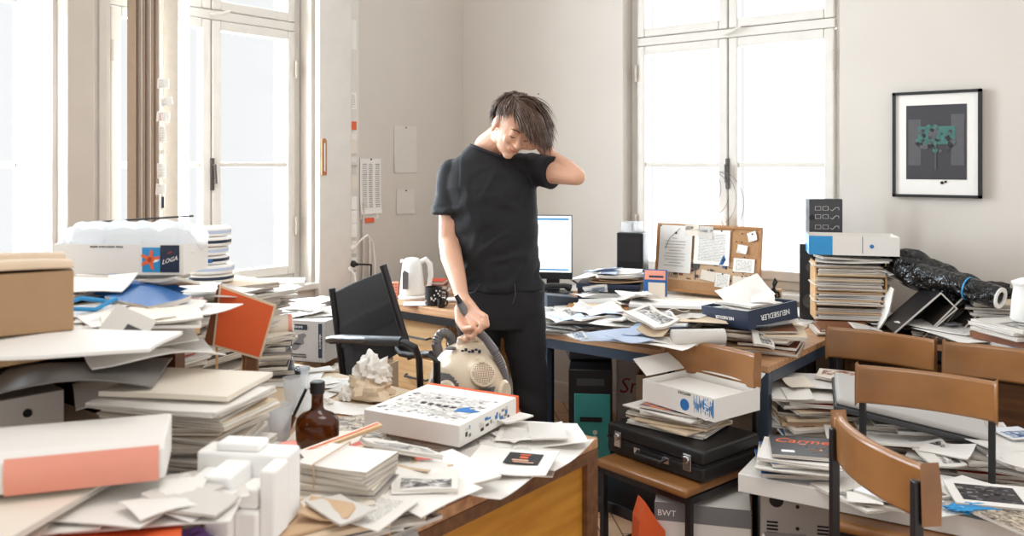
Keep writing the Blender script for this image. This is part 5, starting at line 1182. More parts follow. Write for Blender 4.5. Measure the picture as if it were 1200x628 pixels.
# ---- under chair 1
x_, y_ = at(728, 560, .12)
t = thing('flat_case', 'flat black case on thin legs on the floor under the chair', 'case', (*atD(722, 3.2), 0), cr); MB().box(-.16, .22, -.12, .12, .25, .29, 'plastic_black').build('case', t, bevel=.004)
for (a, c) in ((-.15, -.11), (.21, -.11), (-.15, .11), (.21, .11)): MB().box(a-.005, a+.005, c-.005, c+.005, 0, .25, 'metal_black').build('leg', t)
t = thing('paper_bag', 'orange-red paper bag standing under the chair', 'bag', (*atD(757, 2.82), 0), TH+R(12))
MB().prism([(-.05, 0), (.06, 0), (.055, .30), (.03, .33), (-.015, .40), (-.035, .34)], -.035, .035, 'cover_orange', rotm('X', 90)).build('bag_body', t, bevel=.003)
t = thing('appliance_box', 'grey and white appliance carton with an orange seal under the chair', 'box', (*atD(824, 2.95), 0), TH+R(-14))
MB().box(-.155, .155, -.14, .14, 0, .375, 'paper_white').build('box_body', t, bevel=.003); MB().box(-.1555, .1555, -.1412, -.14, .315, .375, 'ink_grey').box(.1550, .1562, -.14, .14, .30, .375, 'ink_grey').build('grey_band', t)
text('BWT', .028, 'ink_white', t, upright(-.115, -.1418, .340)); MB().lathe([(.026, 0), (.026, .001)], 'cover_orange', 24, tr(.11, -.1415, .22) @ rotm('X', 90)).build('seal', t)
b = MB()
for x0 in (-.10, -.0, .07): b.tube([(x0-.022, -.142, .05), (x0-.025, -.142, .20), (x0-.01, -.142, .235), (x0+.01, -.142, .235), (x0+.025, -.142, .20), (x0+.022, -.142, .05)], .002, 'ink_grey', 6)
b.build('filter_pictures', t); b = MB()
for i in range(4): b.box(.1556, .1562, -.12+.06*i, -.08+.06*i, .05, .25, 'ink_grey')
b.build('side_print', t)
# ---- PC towers and things under the pinboard desk
t = thing('computer_tower', 'black computer tower with a teal front panel under the desk', 'computer', (*atD(692, 3.72), 0.05), TH+R(-6))
MB().box(-.095, .095, -.01, .40, .10, .56, 'plastic_black').build('case', t, bevel=.005); MB().box(-.07, .085, -.018, -.01, .16, .455, 'teal_panel').box(-.07, .085, -.016, -.01, .10, .155, 'teal_panel').build('front_panel', t, bevel=.002)
MB().box(-.045, .05, -.021, -.018, .335, .355, 'plastic_black').build('drive_slot', t); MB().box(-.035, .07, -.021, -.016, .115, .155, 'plastic_black').build('drive_slot', t)
b = MB()
for i, zz_ in enumerate((.29, .265, .24)): b.lathe([(.010, 0), (.010, .002), (.006, .002), (.006, .0)], 'ink_white', 16, tr(.02, -.0185, zz_) @ rotm('X', 90))
b.build('buttons', t); MB().box(-.06, .06, -.014, -.01, .49, .52, 'metal_grey').build('top_ports', t)
MB().box(-.12, .12, -.03, .42, -.05, .095, 'metal_grey').build('plinth', t)
t = thing('power_supply', 'dark grey box with loose black cables on the computer tower', 'power supply', (*atD(690, 3.95), .612), TH); MB().box(-.10, .09, -.08, .08, 0, .05, 'metal_grey').build('case', t, bevel=.01)
MB().tube([(-.05, -.02, .05), (-.06, -.06, .12), (-.02, .05, .17)], .004, 'rubber_black', 6).tube([(.02, -.02, .05), (.06, -.05, .11), (.02, .05, .17)], .004, 'rubber_black', 6).build('cable', t, True)
t = thing('carton', 'white carton with large red script lettering under the desk', 'box', (*atD(752, 4.02), .0), TH+R(-8)); MB().box(-.115, .115, -.08, .08, .28, .62, 'paper_white').build('box_body', t, bevel=.003); text('Smu', .10, 'ink_red', t, upright(-.02, -.081, .475), shear=.2)
MB().box(-.115, .115, -.08, .08, 0, .278, 'cardboard').build('lower_carton', t)
blob('red_ball', 'dark red bundle on the white lettered carton', 'cloth', *atD(716, 3.86), .62, (.03, .03, .03), 'cover_red', 6, .2, 2) if False else None
t = open_box('cardboard_box', 'open cardboard box with papers under the desk behind the chair', 'box', *atD(785, 3.80), 0.30, .26, .22, .28, TH+R(-20), 'cardboard_pale')
MB().box(-.12, .12, -.10, .10, -.30, -.001, 'cardboard').build('lower_carton', t)
stack(['bundle', 'kraft'], *atD(785, 3.80), .315, .55, .25, .18, TH+R(-20), 'in the open box under the desk', seed=72, curl=.003, jit=.005, rot=2, maxn=10)
# beige case with holes, lower right
t = thing('computer_case', 'beige perforated computer case lying under the white board', 'computer', (*atD(930, 2.90), 0), TH+R(-14))
MB().box(-.115, .115, -.16, .22, 0, .465, 'parcel_grey').build('case', t, bevel=.008, seg=3)
b = MB()
for x0 in (-.095, .06):
    b = MB()
    for i in range(28): b.box(x0, x0+.035, -.1612, -.16, .03+i*.0115, .036+i*.0115, 'ink_black')
    b.build('vent', t)
b = MB(); MB().lathe([(.022, 0), (.022, .002)], 'ink_black', 20, tr(-.065, -.1605, .415) @ rotm('X', 90)).build('fan_hole', t)
b = MB()
for (a, c) in ((.0, .33), (.02, .28), (-.02, .22), (.03, .18), (0, .40)): b.lathe([(.006, 0), (.006, .002)], 'ink_black', 10, tr(a, -.1605, c) @ rotm('X', 90))
b.build('screws', t)
x_, y_ = at(918, 618, .27)
t = thing('low_crate', 'low dark wooden crate in front of the beige computer case', 'crate', (*atD(916, 2.42), 0), TH+R(-20)); MB().box(-.09, .09, -.11, .11, 0, .36, 'wood_dark').build('crate_body', t)
for i in range(6):
    o = MB().slab(.16-.008*i, .20, .007, lambda u, v: .002*v*v, 4, 4, ('cover_grey', 'paper_grey', 'cover_dark')[i % 3], 'page_edges').build('magazine'); tag(o, f'grey magazine, {ORD[5-i]} on the dark wooden crate', 'magazine', 'magazines on the dark crate', (*atD(916+2*i, 2.42), .362+i*.0085), TH+R(-24+3*i))
# white board over seats
wx, wy = room(1.20, 2.62)
t = thing('white_board', 'long thick white board laid over the chair seats', 'board', (wx-.0, wy, .460), R(7)); MB().box(-.46, .62, -.17, .16, 0, .058, 'table_white').build('panel', t, bevel=.003)
BZ = .520
zcm = stack(['mag', 'bundle', 'bundle'], *atD(936, 2.74), BZ, .580, .24, .24, TH+R(-12), 'under the orange script magazine', seed=74, jit=.02, rot=12, curl=.004, maxn=8)
x_, y_ = atD(945, 2.72)
t = thing('magazine', 'black magazine titled in orange script on the white board', 'magazine', (x_, y_, zcm+.004), TH+R(-14)); MB().slab(.22, .20, .010, m='cover_black', me='page_edges_white').build('cover', t); text('Carmen', .062, 'ink_orange', t, tr(.0, .045, .0104), shear=.4)
MB().box(-.08, -.04, -.07, -.05, .010, .0108, 'ink_white').build('barcode_label', t); b = MB()
rr = random.Random(12)
for i in range(22): b.cbox((rr.uniform(-.02, .09), rr.uniform(-.08, .02), .0104), (rr.uniform(.006, .02), rr.uniform(.004, .014), .0008), rr.choice(['cover_dark', 'cover_brown', 'cover_dark', 'skin']))
b.build('cover_picture', t)
for i, (kind, px, py, ww, ll, dg, mc, lab) in enumerate((
    ('mag', 1010, 580, .18, .24, 20, 'print_photo_grey', 'grey-pictured magazine behind the curved chair back'), ('mag', 1030, 582, .14, .2, -25, 'print_photo_warm', 'red-pictured leaflet behind the curved chair back'),
    ('sheet', 1118, 588, .22, .16, 14, 'print_text', 'white sheet lying on the white board right of the curved chair'), ('mag', 1162, 585, .22, .18, -16, 'print_photo_grey', 'magazine with a large grey photo on the white board'),
    ('sheet', 1130, 572, .20, .14, 30, 'paper_white', 'white sheet at the back of the white board'),     ('mag', 1190, 612, .12, .2, 20, 'print_cover_mix', 'dark magazine at the right edge of the white board'))):
    if 'photo on the' in lab:
        x_, y_ = at(px, py, BZ+.006+.006*i); tt = thing('magazine', lab, 'magazine', (x_, y_, BZ+.02+.004*i), TH+R(dg)); MB().slab(ww, ll, .006, m='paper_white', me='page_edges_white').build('cover', tt); MB().box(-.085, .07, -.06, .065, .006, .007, 'print_dark').build('photo', tt)
        b = MB()
        for k in range(40): b.cbox((rr.uniform(-.08, .065), rr.uniform(-.055, .06), .0072), (rr.uniform(.004, .02), rr.uniform(.003, .01), .0006), rr.choice(['cover_grey', 'ink_grey', 'ink_black']))
        b.build('photo_grain', tt); continue
    loose(kind, px, py, BZ+.004*i, ww, ll, dg, lab, mc, .006 if 'cloth' not in lab else .02, seed=130+i)
blob('cloth', 'small crumpled teal-blue cloth on the white board', 'cloth', *at(1150, 600, .53), .535, (.085, .035, .014), 'cover_sky', 4, .5, 2.4, TH)
# piles on chairs 2 and 3
Z2 = .46
S(['mag', 'bundle', 'kraft', 'folder'], 955, 3.22, Z2, .655, .30, .28, -6, 'on the back left chair seat', seed=81, jit=.035, rot=16, curl=.010, maxn=15, cols={'mag': ['cover_blue', 'print_photo_grey', 'print_photo_warm', 'cover_red', 'print_cover_mix'], 'folder': ['cover_dark', 'kraft_pale', 'paper_white']})
loose('sheet', 975, 448, .67, .34, .24, -10, 'large white sheet topmost on the back left pile', 'paper_white', .012, .003)
x_, y_ = atD(940, 3.3)
t = thing('low_dark_box', 'dark wooden low cabinet between the chairs and the desk', 'cabinet', (2.70, -1.0, 0), R(0)); MB().box(-.0, .08, -.25, .25, 0, .45, 'wood_dark').build('box_body', t)
S(['bundle', 'mag', 'folder'], 1075, 3.06, Z2, .60, .42, .26, -12, 'under the grey scanner', seed=82, jit=.03, rot=12, curl=.006, maxn=11)
x_, y_ = atD(1062, 3.02)
t = thing('scanner', 'pale grey flat scanner with a dark rim behind the chair backs', 'scanner', (x_, y_, .62), TH+R(-18), None, (R(6), R(10), TH+R(-18)))
MB().box(-.25, .25, -.15, .15, 0, .022, 'metal_grey').build('base', t, bevel=.008, seg=3); MB().box(-.245, .245, -.145, .145, .022, .045, 'parcel_grey').build('lid', t, bevel=.012, seg=4)
S(['bundle', 'bundle', 'mag'], 1160, 2.84, Z2, .56, .44, .26, -20, 'on the back right chair', seed=83, jit=.03, rot=14, curl=.008, maxn=9)
loose('sheet', 1115, 505, .575, .38, .16, -12, 'long white rolled plan lying behind the chair backs', 'paper_white', .02, .012)
loose('sheet', 1040, 515, .555, .40, .16, -16, 'long white strip of paper lying under the rolled plan', 'paper_white', .012, .008)
x_, y_ = atD(1186, 2.84)
o = loose('mag', 1190, 508, .60, .12, .12, 10, 'small blue picture booklet at the right edge behind the chairs', 'print_photo_blue', .003, .004)
loose('sheet', 1180, 520, .59, .2, .16, 14, 'white sheet under the small blue booklet', 'paper_white', .01, .003)
loose('bundle', 1195, 540, .56, .16, .2, 4, 'white bundle at the right edge of the photo', 'paper_white', .01)
# ================================================================ BLACK ARMCHAIR (behind the pale desk)
t = thing('armchair', 'black fabric armchair with tubular armrests behind the desk', 'chair', (*atD(442, 3.22), 0), TH+R(28))
# local: x width, y depth (back at +y?), the sitter faces -y
fab = 'fabric_black'
def fr(pts, nm, r=.013, m='metal_black'): return MB().tube(pts, r, m, 12).build(nm, t, True)
AC = t
def arm_pts(pxs, base): return pxs
base = Vector(t.location); iv = Matrix.Rotation(-(TH+R(28)), 3, 'Z')
def PL(px, py, d):     # where a sight line meets depth d, in the armchair's own frame
    x_, y_ = atD(px, d); return tuple(iv @ (Vector((x_, y_, CZ-(py-193)/1000*d)) - base))
bl_, br2 = PL(390, 345, 3.42), PL(451, 318, 3.12)
bbl, bbr = PL(404, 452, 3.42), PL(478, 408, 3.12)
b = MB(); vs = []; n1, n2 = 12, 24
for j in range(n2+1):
    v = j/n2
    L0 = Vector(bbl).lerp(Vector(bl_), v); R0 = Vector(bbr).lerp(Vector(br2), v)
    for i in range(n1+1):
        u = i/n1; p = L0.lerp(R0, u); sag = .025*math.sin(PI*u)*(.4+.6*v); p = p + Vector((0, sag, .006*math.sin(v*PI*1)))
        ridge = .014*sum(math.exp(-((v-c_)/.022)**2) for c_ in (.42, .50, .58)); p = p + Vector((0, -ridge, 0)); vs.append(tuple(p))
N = n1+1; T = len(vs); vs2 = [(x, y+.012, z) for x, y, z in vs]
b.add(vs+vs2, [(j*N+i, j*N+i+1, (j+1)*N+i+1, (j+1)*N+i) for j in range(n2) for i in range(n1)]+[(T+j*N+i, T+(j+1)*N+i, T+(j+1)*N+i+1, T+j*N+i+1) for j in range(n2) for i in range(n1)]
      +[(j*N, (j+1)*N, T+(j+1)*N, T+j*N) for j in range(n2)]+[(j*N+n1, T+j*N+n1, T+(j+1)*N+n1, (j+1)*N+n1) for j in range(n2)]+[(n2*N+i, n2*N+i+1, T+n2*N+i+1, T+n2*N+i) for i in range(n1)], fab)
b.build('backrest', t, True)
for a, c in ((bl_, bbl), (br2, bbr)):
    a, c = Vector(a), Vector(c); e = (a-c).normalized(); fr([tuple(c-e*.04), tuple(a+e*.025)], 'back_post', .014)
s1, s2, s3, s4 = PL(452, 470, 3.30), PL(432, 436, 3.42), PL(520, 418, 3.22), PL(530, 455, 2.98)
# seat at one height
sz = .46
def PZ(px, py, z): x_, y_ = at(px, py, z); return tuple(iv @ (Vector((x_, y_, z)) - base))
q1, q2, q3_, q4 = bbl, bbr, Vector(bbr)+Vector((.02, -.44, 0)), Vector(bbl)+Vector((-.0, -.44, 0))
vs = [(q[0], q[1], zz) for zz in (sz-.03, sz) for q in (q1, q2, q3_, q4)]
MB().add(vs, [(3, 2, 1, 0), (4, 5, 6, 7), (0, 1, 5, 4), (1, 2, 6, 5), (2, 3, 7, 6), (3, 0, 4, 7)], fab).build('seat', t, bevel=.012, seg=3)
fr([PL(384, 398, 3.36), PL(392, 397, 3.26), PL(440, 399, 2.98), PL(474, 401, 2.86), PL(486, 407, 2.84), PL(491, 420, 2.86), PL(494, 480, 2.92)], 'armrest', .012)
fr([PL(388, 398, 3.37), PL(400, 397, 3.28), PL(440, 399, 2.98), PL(472, 400, 2.87)], 'arm_pad', .017, 'rubber_black')
fr([PL(466, 408, 3.16), PL(470, 414, 3.12), PL(482, 416, 3.08), PL(505, 415, 2.95), PL(512, 424, 2.93), PL(512, 500, 2.95)], 'armrest', .013)
zf = 0.0
for (qq) in (q1, q2, q3_, q4): fr([(qq[0], qq[1], .45), (qq[0]*1.0, qq[1], .012)], 'leg', .013)
fr([(q1[0], q1[1], .43), (q2[0], q2[1], .43), (q3_[0], q3_[1], .43), (q4[0], q4[1], .43), (q1[0], q1[1], .43)], 'seat_frame', .011)
# ================================================================ VACUUM CLEANER
VX, VD = (548-600)/1000*3.12, 3.12
t = thing('vacuum_cleaner', 'cream and grey vacuum cleaner with a ribbed hose held by the man', 'vacuum cleaner', (*room(VX, VD), 0), TH)
def VL(px, py, d): return ((px-600)/1000*d-VX, d-VD, CZ-(py-193)/1000*d)
vc = Vector(VL(549, 441, VD)); wcx, _, wcz = VL(524, 452, VD); 
b = MB()
def shell(b, r, zlo, k, m, cut=None, nu=40, nv=20):
    vs = []; fs = []
    for i in range(nv+1):
        a = (PI/2)*i/nv - .25*(1-i/nv)
        for j in range(nu):
            q = 2*PI*j/nu; ca = max(0, math.cos(a))**.85
            vs.append((vc.x+r[0]*k*ca*math.cos(q)+.01*math.sin(a), vc.y+r[1]*k*ca*math.sin(q), vc.z-.03+r[2]*k*math.sin(max(-.25, a))))
    for i in range(nv):
        for j in range(nu):
            f = (i*nu+j, i*nu+(j+1) % nu, (i+1)*nu+(j+1) % nu, (i+1)*nu+j)
            c_ = sum((Vector(vs[z]) for z in f), Vector())/4
            if cut is None or cut(c_): fs.append(f)
    b.add(vs, fs, m)
shell(b, (.148, .15, .158), 0, 1, 'plastic_cream'); b.add([(vc.x+.14*math.cos(2*PI*j/30), vc.y+.14*math.sin(2*PI*j/30), vc.z-.065) for j in range(30)], [tuple(range(29, -1, -1))], 'plastic_grey'); b.build('shell', t, True, angle=60)
b = MB(); shell(b, (.148, .15, .158), 0, 1.022, 'plastic_grey', lambda c_: math.hypot(c_.x-wcx, (c_.z-wcz)*.8) < .060 or c_.z < VL(540, 462, VD)[2] or (c_.x > vc.x-.02 and c_.z < VL(540, 443, VD)[2]), 96, 60); b.build('bumper', t, True, angle=60)
# wheels, grille, handle
X = tr(vc.x-.070, vc.y-.135, vc.z-.028) @ rotm('Z', -20) @ rotm('X', 78)
MB().lathe([(0, .012), (.030, .014), (.040, .006), (.042, -.012)], 'plastic_cream', 30, X @ Matrix.Diagonal((1, 1.2, 1, 1))).build('wheel', t, True)
MB().lathe([(0, .012), (.030, .014), (.040, .006), (.042, -.012)], 'plastic_cream', 30, tr(vc.x+.128, vc.y-.09, vc.z-.03) @ rotm('Z', 58) @ rotm('X', 85)).build('wheel', t, True)
GX = tr(vc.x+.056, vc.y-.128, vc.z+.040) @ rotm('Z', 18) @ rotm('X', 62)
MB().lathe([(0, .010), (.040, .010), (.046, .006), (.048, -.02)], 'plastic_cream', 32, GX).build('grille', t, True)
b = MB()
for i in range(-6, 7):
    for j in range(-6, 7):
        if i*i+j*j < 38: b.cbox((i*.0062, j*.0062, .0103), (.0034, .0034, .001), 'cover_brown', GX)
b.build('grille_holes', t)
MB().box(-.012, .012, .036, .058, .0, .016, 'plastic_cream', GX).build('catch', t, bevel=.003)
MB().cbox((.0, -.062, .006), (.04, .014, .008), 'ink_black', GX).build('rating_slot', t)
hp = [VL(538, 412, 3.10), VL(540, 398, 3.11), VL(550, 393, 3.12), VL(562, 397, 3.12), VL(566, 408, 3.12)]
MB().tube(hp, [.016, .015, .015, .015, .016], 'plastic_cream', 12).build('carry_handle', t, True)
MB().ell(VL(528, 408, 3.06), (.022, .016, .006), 'plastic_grey', 18).build('button', t, True)
b = MB(); c0 = VL(552, 411, 3.03)
for i in range(6): b.cbox((c0[0]+.012*i-.03, c0[1]-.003*abs(i-2)*0, c0[2]+.004*math.sin(i*2)), (.010, .006, .006+.004*(i % 2)), 'cover_navy')
b.build('emblem', t)
hs = [VL(520, 425, 3.2), VL(514, 415, 3.2), VL(511, 402, 3.2), VL(516, 392, 3.21), VL(524, 391, 3.22), VL(530, 400, 3.24), VL(531, 420, 3.26)]
b = MB().tube(hs[:3], .019, 'plastic_grey', 16)
def ribbed(b, pts, r, m, n=None, per=.008):
    P = [Vector(p) for p in pts]; out = []; 
    def cr_(p0, p1, p2, p3, u): return .5*((2*p1)+(-p0+p2)*u+(2*p0-5*p1+4*p2-p3)*u*u+(-p0+3*p1-3*p2+p3)*u**3)
    for i in range(len(P)-1):
        p0, p1, p2, p3 = P[max(0, i-1)], P[i], P[i+1], P[min(len(P)-1, i+2)]; k = max(2, int((p2-p1).length/per*2))
        out += [cr_(p0, p1, p2, p3, j/k) for j in range(k)]
    out.append(P[-1]); b.tube([tuple(p) for p in out], [r*(1 if j % 2 else .86) for j in range(len(out))], m, 14)
b.build('hose_socket', t, True)
b = MB(); ribbed(b, hs[2:], .019, 'plastic_grey'); b.build('hose', t, True)
MB().tube([VL(535.5, 347, 3.06), VL(539, 355, 3.06), VL(556, 384, 3.05), VL(570, 398, 3.04), VL(580, 412, 3.04)], [.006, .013, .017, .015, .017], 'plastic_grey', 14).build('hose_wand', t, True)
MB().tube([VL(534.5, 346, 3.055), VL(540, 355, 3.052)], [.008, .010], 'ink_black', 10).build('wand_tip', t, True)
b = MB(); ribbed(b, [VL(579, 411, 3.04), VL(588, 430, 3.05), VL(595, 455, 3.08), VL(599, 480, 3.12), VL(600, 520, 3.2)], .016, 'plastic_grey'); b.build('hose', t, True)
MB().tube([VL(548, 475, 3.2), VL(548, 560, 3.3)], .012, 'plastic_black', 8).build('floor_pipe', t, True) if False else None
# ================================================================ THE MAN
MX, MD = (585-600)/1000*3.4, 3.4
man = thing('person', 'man in black t-shirt and jeans scratching his bowed head', 'person', (*room(MX, MD), 0), TH)
def P(px, py, d=3.4): return ((px-600)/1000*d-MX, d-MD, CZ-(py-193)/1000*d)
SR = Vector(P(531, 205, 3.42)); ER = Vector(P(526, 283, 3.38)); WR = Vector(P(541, 347, 3.14))     # his right arm, hanging
SL = Vector(P(622, 198, 3.42)); EL = Vector(P(676, 207, 3.27)); WL = Vector(P(644, 182, 3.42))     # his left arm, raised
HC = Vector(P(602, 149, 3.30)); f = Vector((.25, -.80, -.54)).normalized(); u = Vector((.42, -.36, .83)); u = (u - f*u.dot(f)).normalized(); r_ = u.cross(f)*-1
r_ = f.cross(u)     # his left side lies at +r or -r; both ears are built alike
def HP(a, b_, c): return HC + r_*a + f*b_ + u*c
NK = Vector(P(572, 172, 3.40))
body = MB()
# trunk (under the clothes) and neck
body.loft([(.0, 0, .90, .12, .09), (.0, 0, .93, .165, .11), (-.01, 0, 1.04, .145, .10), (-.02, 0, 1.2, .155, .105), (-.03, 0, 1.36, .17, .11), (-.035, 0, 1.45, .16, .095), (-.045, 0, 1.50, .09, .07), (-.045, -.005, 1.535, .055, .055)])
body.cap((-.045, .0, 1.50), tuple(NK), .062, .055); body.cap(tuple(NK), tuple(HP(0, -.035, -.05)), .056, .055)
# head
def ell_h(a, b_, c, ra, rb, rc):
    X = Matrix.Translation(HP(a, b_, c)) @ Matrix((r_, f, u)).transposed().to_4x4(); body.ell((0, 0, 0), (ra, rb, rc), 'skin', 24, X, 16)
ell_h(0, -.015, .03, .073, .092, .082); ell_h(0, .020, -.015, .063, .070, .085); ell_h(0, .030, -.060, .048, .050, .045); ell_h(0, .062, -.088, .022, .020, .018)
ell_h(-.045, .0, -.055, .018, .035, .03); ell_h(.045, .0, -.055, .018, .035, .03)
ell_h(0, .078, .022, .045, .012, .012)                                  # brow
ell_h(.032, .070, -.022, .022, .016, .018); ell_h(-.032, .070, -.022, .022, .016, .018)   # cheeks
ell_h(.028, .074, .003, .014, .012, .009); ell_h(-.028, .074, .003, .014, .012, .009)     # closed lids
body.tube([HP(0, .082, .012), HP(0, .098, -.012), HP(0, .106, -.028)], [.007, .009, .012], 'skin', 12); ell_h(0, .098, -.030, .016, .011, .008); ell_h(0, .105, -.027, .009, .009, .009)
ell_h(0, .080, -.052, .024, .012, .010)
for s in (-1, 1):
    ell_h(s*.074, -.008, -.005, .010, .020, .031); ell_h(s*.076, .0, -.030, .008, .010, .012)
# arms
def limb(pts, rs):
    for i in range(len(pts)-1): body.cap(pts[i], pts[i+1], rs[i], rs[i+1])
def lerp(a, b_, k): return Vector(a)+(Vector(b_)-Vector(a))*k
limb([SR, lerp(SR, ER, .5), ER, lerp(ER, WR, .3)+Vector((-.004, 0, 0)), lerp(ER, WR, .7), WR], [.058, .049, .041, .043, .033, .026])
limb([SL, lerp(SL, EL, .5), EL, lerp(EL, WL, .35), lerp(EL, WL, .7), WL], [.054, .044, .034, .038, .031, .026])
# neck-side trapezius
body.cap((-.045, .01, 1.49), tuple(SR+Vector((.05, 0, .01))), .06, .045); body.cap((-.04, .01, 1.49), tuple(SL+Vector((-.03, 0, .0))), .06, .045)
# his right hand, closed round the wand and the carrying handle
K = Vector(P(551, 369, 3.05)); body.cap(WR, lerp(WR, K, .5), .026, .030)
kn = [Vector(P(560, 366, 3.03)), Vector(P(557, 373, 3.02)), Vector(P(552, 379, 3.02)), Vector(P(546, 384, 3.03))]
for k in kn: body.cap(WR+(k-WR)*.25, k, .021, .0125)
fing = [[(560, 366, 3.03), (569, 371, 2.995), (571, 381, 2.985), (564, 385, 2.99)], [(557, 373, 3.02), (565, 380, 2.985), (562, 388, 2.98), (555, 388, 2.99)],
        [(552, 379, 3.02), (558, 388, 2.985), (554, 395, 2.985), (547, 392, 3.0)], [(546, 384, 3.03), (549, 393, 3.0), (546, 399, 3.0), (541, 396, 3.01)]]
for fg in fing:
    pts = [Vector(P(*q)) for q in fg]; limb(pts, [.0120, .0105, .0095, .0085])
th = [Vector(P(538, 362, 3.09)), Vector(P(538, 376, 3.04)), Vector(P(544, 386, 3.0)), Vector(P(553, 384, 2.975))]; limb(th, [.018, .0145, .012, .010])
# his left hand on the head, fingers in the hair
PLM = Vector(P(634, 168, 3.38)); body.cap(WL, PLM, .027, .030)
base_k = [Vector(P(630, 160, 3.34)), Vector(P(626, 163, 3.32)), Vector(P(623, 168, 3.31)), Vector(P(622, 173, 3.32))]
dirs = [(-16, -14), (-19, -10), (-19, -5), (-15, 0)]
for k, (dx, dy) in zip(base_k, dirs):
    body.cap(PLM, k, .018, .012); p1 = k+Vector((dx*.0033*.5, -.02, -dy*.0033*.5)); p2 = k+Vector((dx*.0033, -.028, -dy*.0033)); limb([k, p1, p2], [.0115, .010, .0085])
limb([lerp(WL, PLM, .5), Vector(P(640, 168, 3.33)), Vector(P(634, 158, 3.29))], [.018, .013, .010])
# legs to the ankles
HR, HL = Vector(P(562, 350, 3.41)), Vector(P(610, 350, 3.41)); KR, KL = Vector(P(560, 490, 3.40)), Vector(P(624, 480, 3.36)); AR, AL = Vector((.0, .0, .09)), Vector((.14, .03, .09))
AR = Vector((-.07, .02, .09))
limb([HR, lerp(HR, KR, .5), KR, lerp(KR, AR, .3), AR], [.085, .07, .052, .052, .036]); limb([HL, lerp(HL, KL, .5), KL, lerp(KL, AL, .3), AL], [.085, .07, .052, .052, .036])
bake_remesh(body, 'body', 'skin', .0042, man, 3)
# clothes: t-shirt
sh = MB()
sh.loft([(.002, 0, 1.005, .176, .122), (.002, 0, 1.03, .172, .122), (-.003, 0, 1.12, .160, .118), (-.012, -.002, 1.22, .164, .122), (-.025, -.005, 1.32, .176, .128), (-.036, -.003, 1.41, .184, .122), (-.040, 0, 1.46, .172, .108), (-.046, 0, 1.500, .138, .090, -.12), (-.044, -.005, 1.530, .092, .076, -.30), (-.040, -.01, 1.548, .072, .068, -.40)], 'shirt_cloth', 40)
def slv(S_, E_, k, r0, r1, r2):
    e = lerp(S_, E_, k); sh.tube([S_+(S_-E_)*.02, lerp(S_, E_, k*.5), e], [r0, r1, r2], 'shirt_cloth', 24); sh.ell(S_, (r0, r0, r0), 'shirt_cloth', 20)
slv(SR, ER, .60, .064, .066, .073); slv(SL, EL, .50, .066, .062, .068)
sh.tube([(-.045, .01, 1.485), tuple(SR+Vector((.01, 0, -.002)))], [.065, .068], 'shirt_cloth', 20); sh.tube([(-.04, .01, 1.485), tuple(SL+Vector((0, 0, -.002)))], [.065, .066], 'shirt_cloth', 20)
def folds(co):
    p = Vector(co); n_ = noise.noise(Vector((p.x*5+p.z*4, p.y*4, p.z*13-p.x*9)))
    m_ = noise.noise(Vector((p.x*14, p.y*10, p.z*18)))
    k = .7+1.1*max(0, 1-abs(p.z-1.10)/.14)+.8*max(0, 1-abs(p.z-1.33)/.09)
    if p.z > 1.34 and abs(p.x+.03) > .12: k *= .25
    rd = 1-abs(noise.noise(Vector((p.x*7+p.z*5+3, p.y*5, p.z*15-p.x*10))))*3
    return .010*n_*k+.003*m_+.006*max(0, rd)*k
bake_remesh(sh, 't_shirt', 'shirt_cloth', .0058, man, 4, folds)
mat('shirt_rib', '24242a', .9, bump=.05)
b = MB(); nn = 30; vs = []
ring = [(-.040+.073*math.cos(2*PI*i/nn), -.01+.069*math.sin(2*PI*i/nn), 1.549-.40*.073*math.cos(2*PI*i/nn)) for i in range(nn+1)]; b.tube(ring, .0065, 'shirt_rib', 8); b.build('collar', man, True)
# jeans
je = MB()
je.loft([(.0, 0, .86, .160, .118), (.002, 0, .92, .176, .124), (.002, 0, .98, .168, .118), (.002, 0, 1.035, .158, .112)], 'denim_black', 36)
for Hh, Kk, Aa in ((HR, KR, AR), (HL, KL, AL)):
    je.tube([Hh+Vector((0, 0, .03)), lerp(Hh, Kk, .45), Kk, lerp(Kk, Aa, .35), Aa+Vector((0, 0, -.02))], [.096, .082, .062, .064, .060], 'denim_black', 24)
def jf(co):
    p = Vector(co); n_ = noise.noise(Vector((p.x*6, p.y*5, p.z*16+p.x*8))); k = .6+1.4*max(0, 1-abs(p.z-.52)/.14)+.5*max(0, 1-abs(p.z-.15)/.15); return .011*n_*k
bake_remesh(je, 'jeans', 'denim_black', .0065, man, 3, jf)
mat('denim_seam', '3c3b42', .8)
b = MB(); b.tube([P(562, 333, 3.275), P(556, 342, 3.285), P(543, 345, 3.315)], .0022, 'denim_seam', 6); b.tube([P(603, 332, 3.285), P(604, 345, 3.27), P(601, 356, 3.275)], .0022, 'denim_seam', 6); b.build('seams', man, True)
for A_ in (AR, AL):
    s = MB(); s.ell((A_.x, A_.y-.07, .045), (.048, .14, .05), 'rubber_black', 24); o = s.build('shoe', man, True)
    for v in o.data.vertices: v.co.z = max(.004, v.co.z)
# lips, brows
b = MB(); b.tube([HP(-.022, .087, -.052), HP(-.010, .0925, -.054), HP(0, .094, -.0545), HP(.010, .0925, -.054), HP(.022, .087, -.052)], [.002, .0045, .005, .0045, .002], 'lip', 8, flat=.7); b.build('mouth', man, True)
for s in (-1, 1): MB().tube([HP(s*.012, .090, .024), HP(s*.028, .090, .030), HP(s*.046, .078, .025)], [.0024, .003, .0014], 'hair', 8).build('eyebrow', man, True)
for s in (-1, 1): MB().tube([HP(s*.016, .0845, -.001), HP(s*.028, .0875, -.004), HP(s*.040, .082, -.001)], [.0012, .0016, .0012], 'hair', 6).build('eyelashes', man, True)
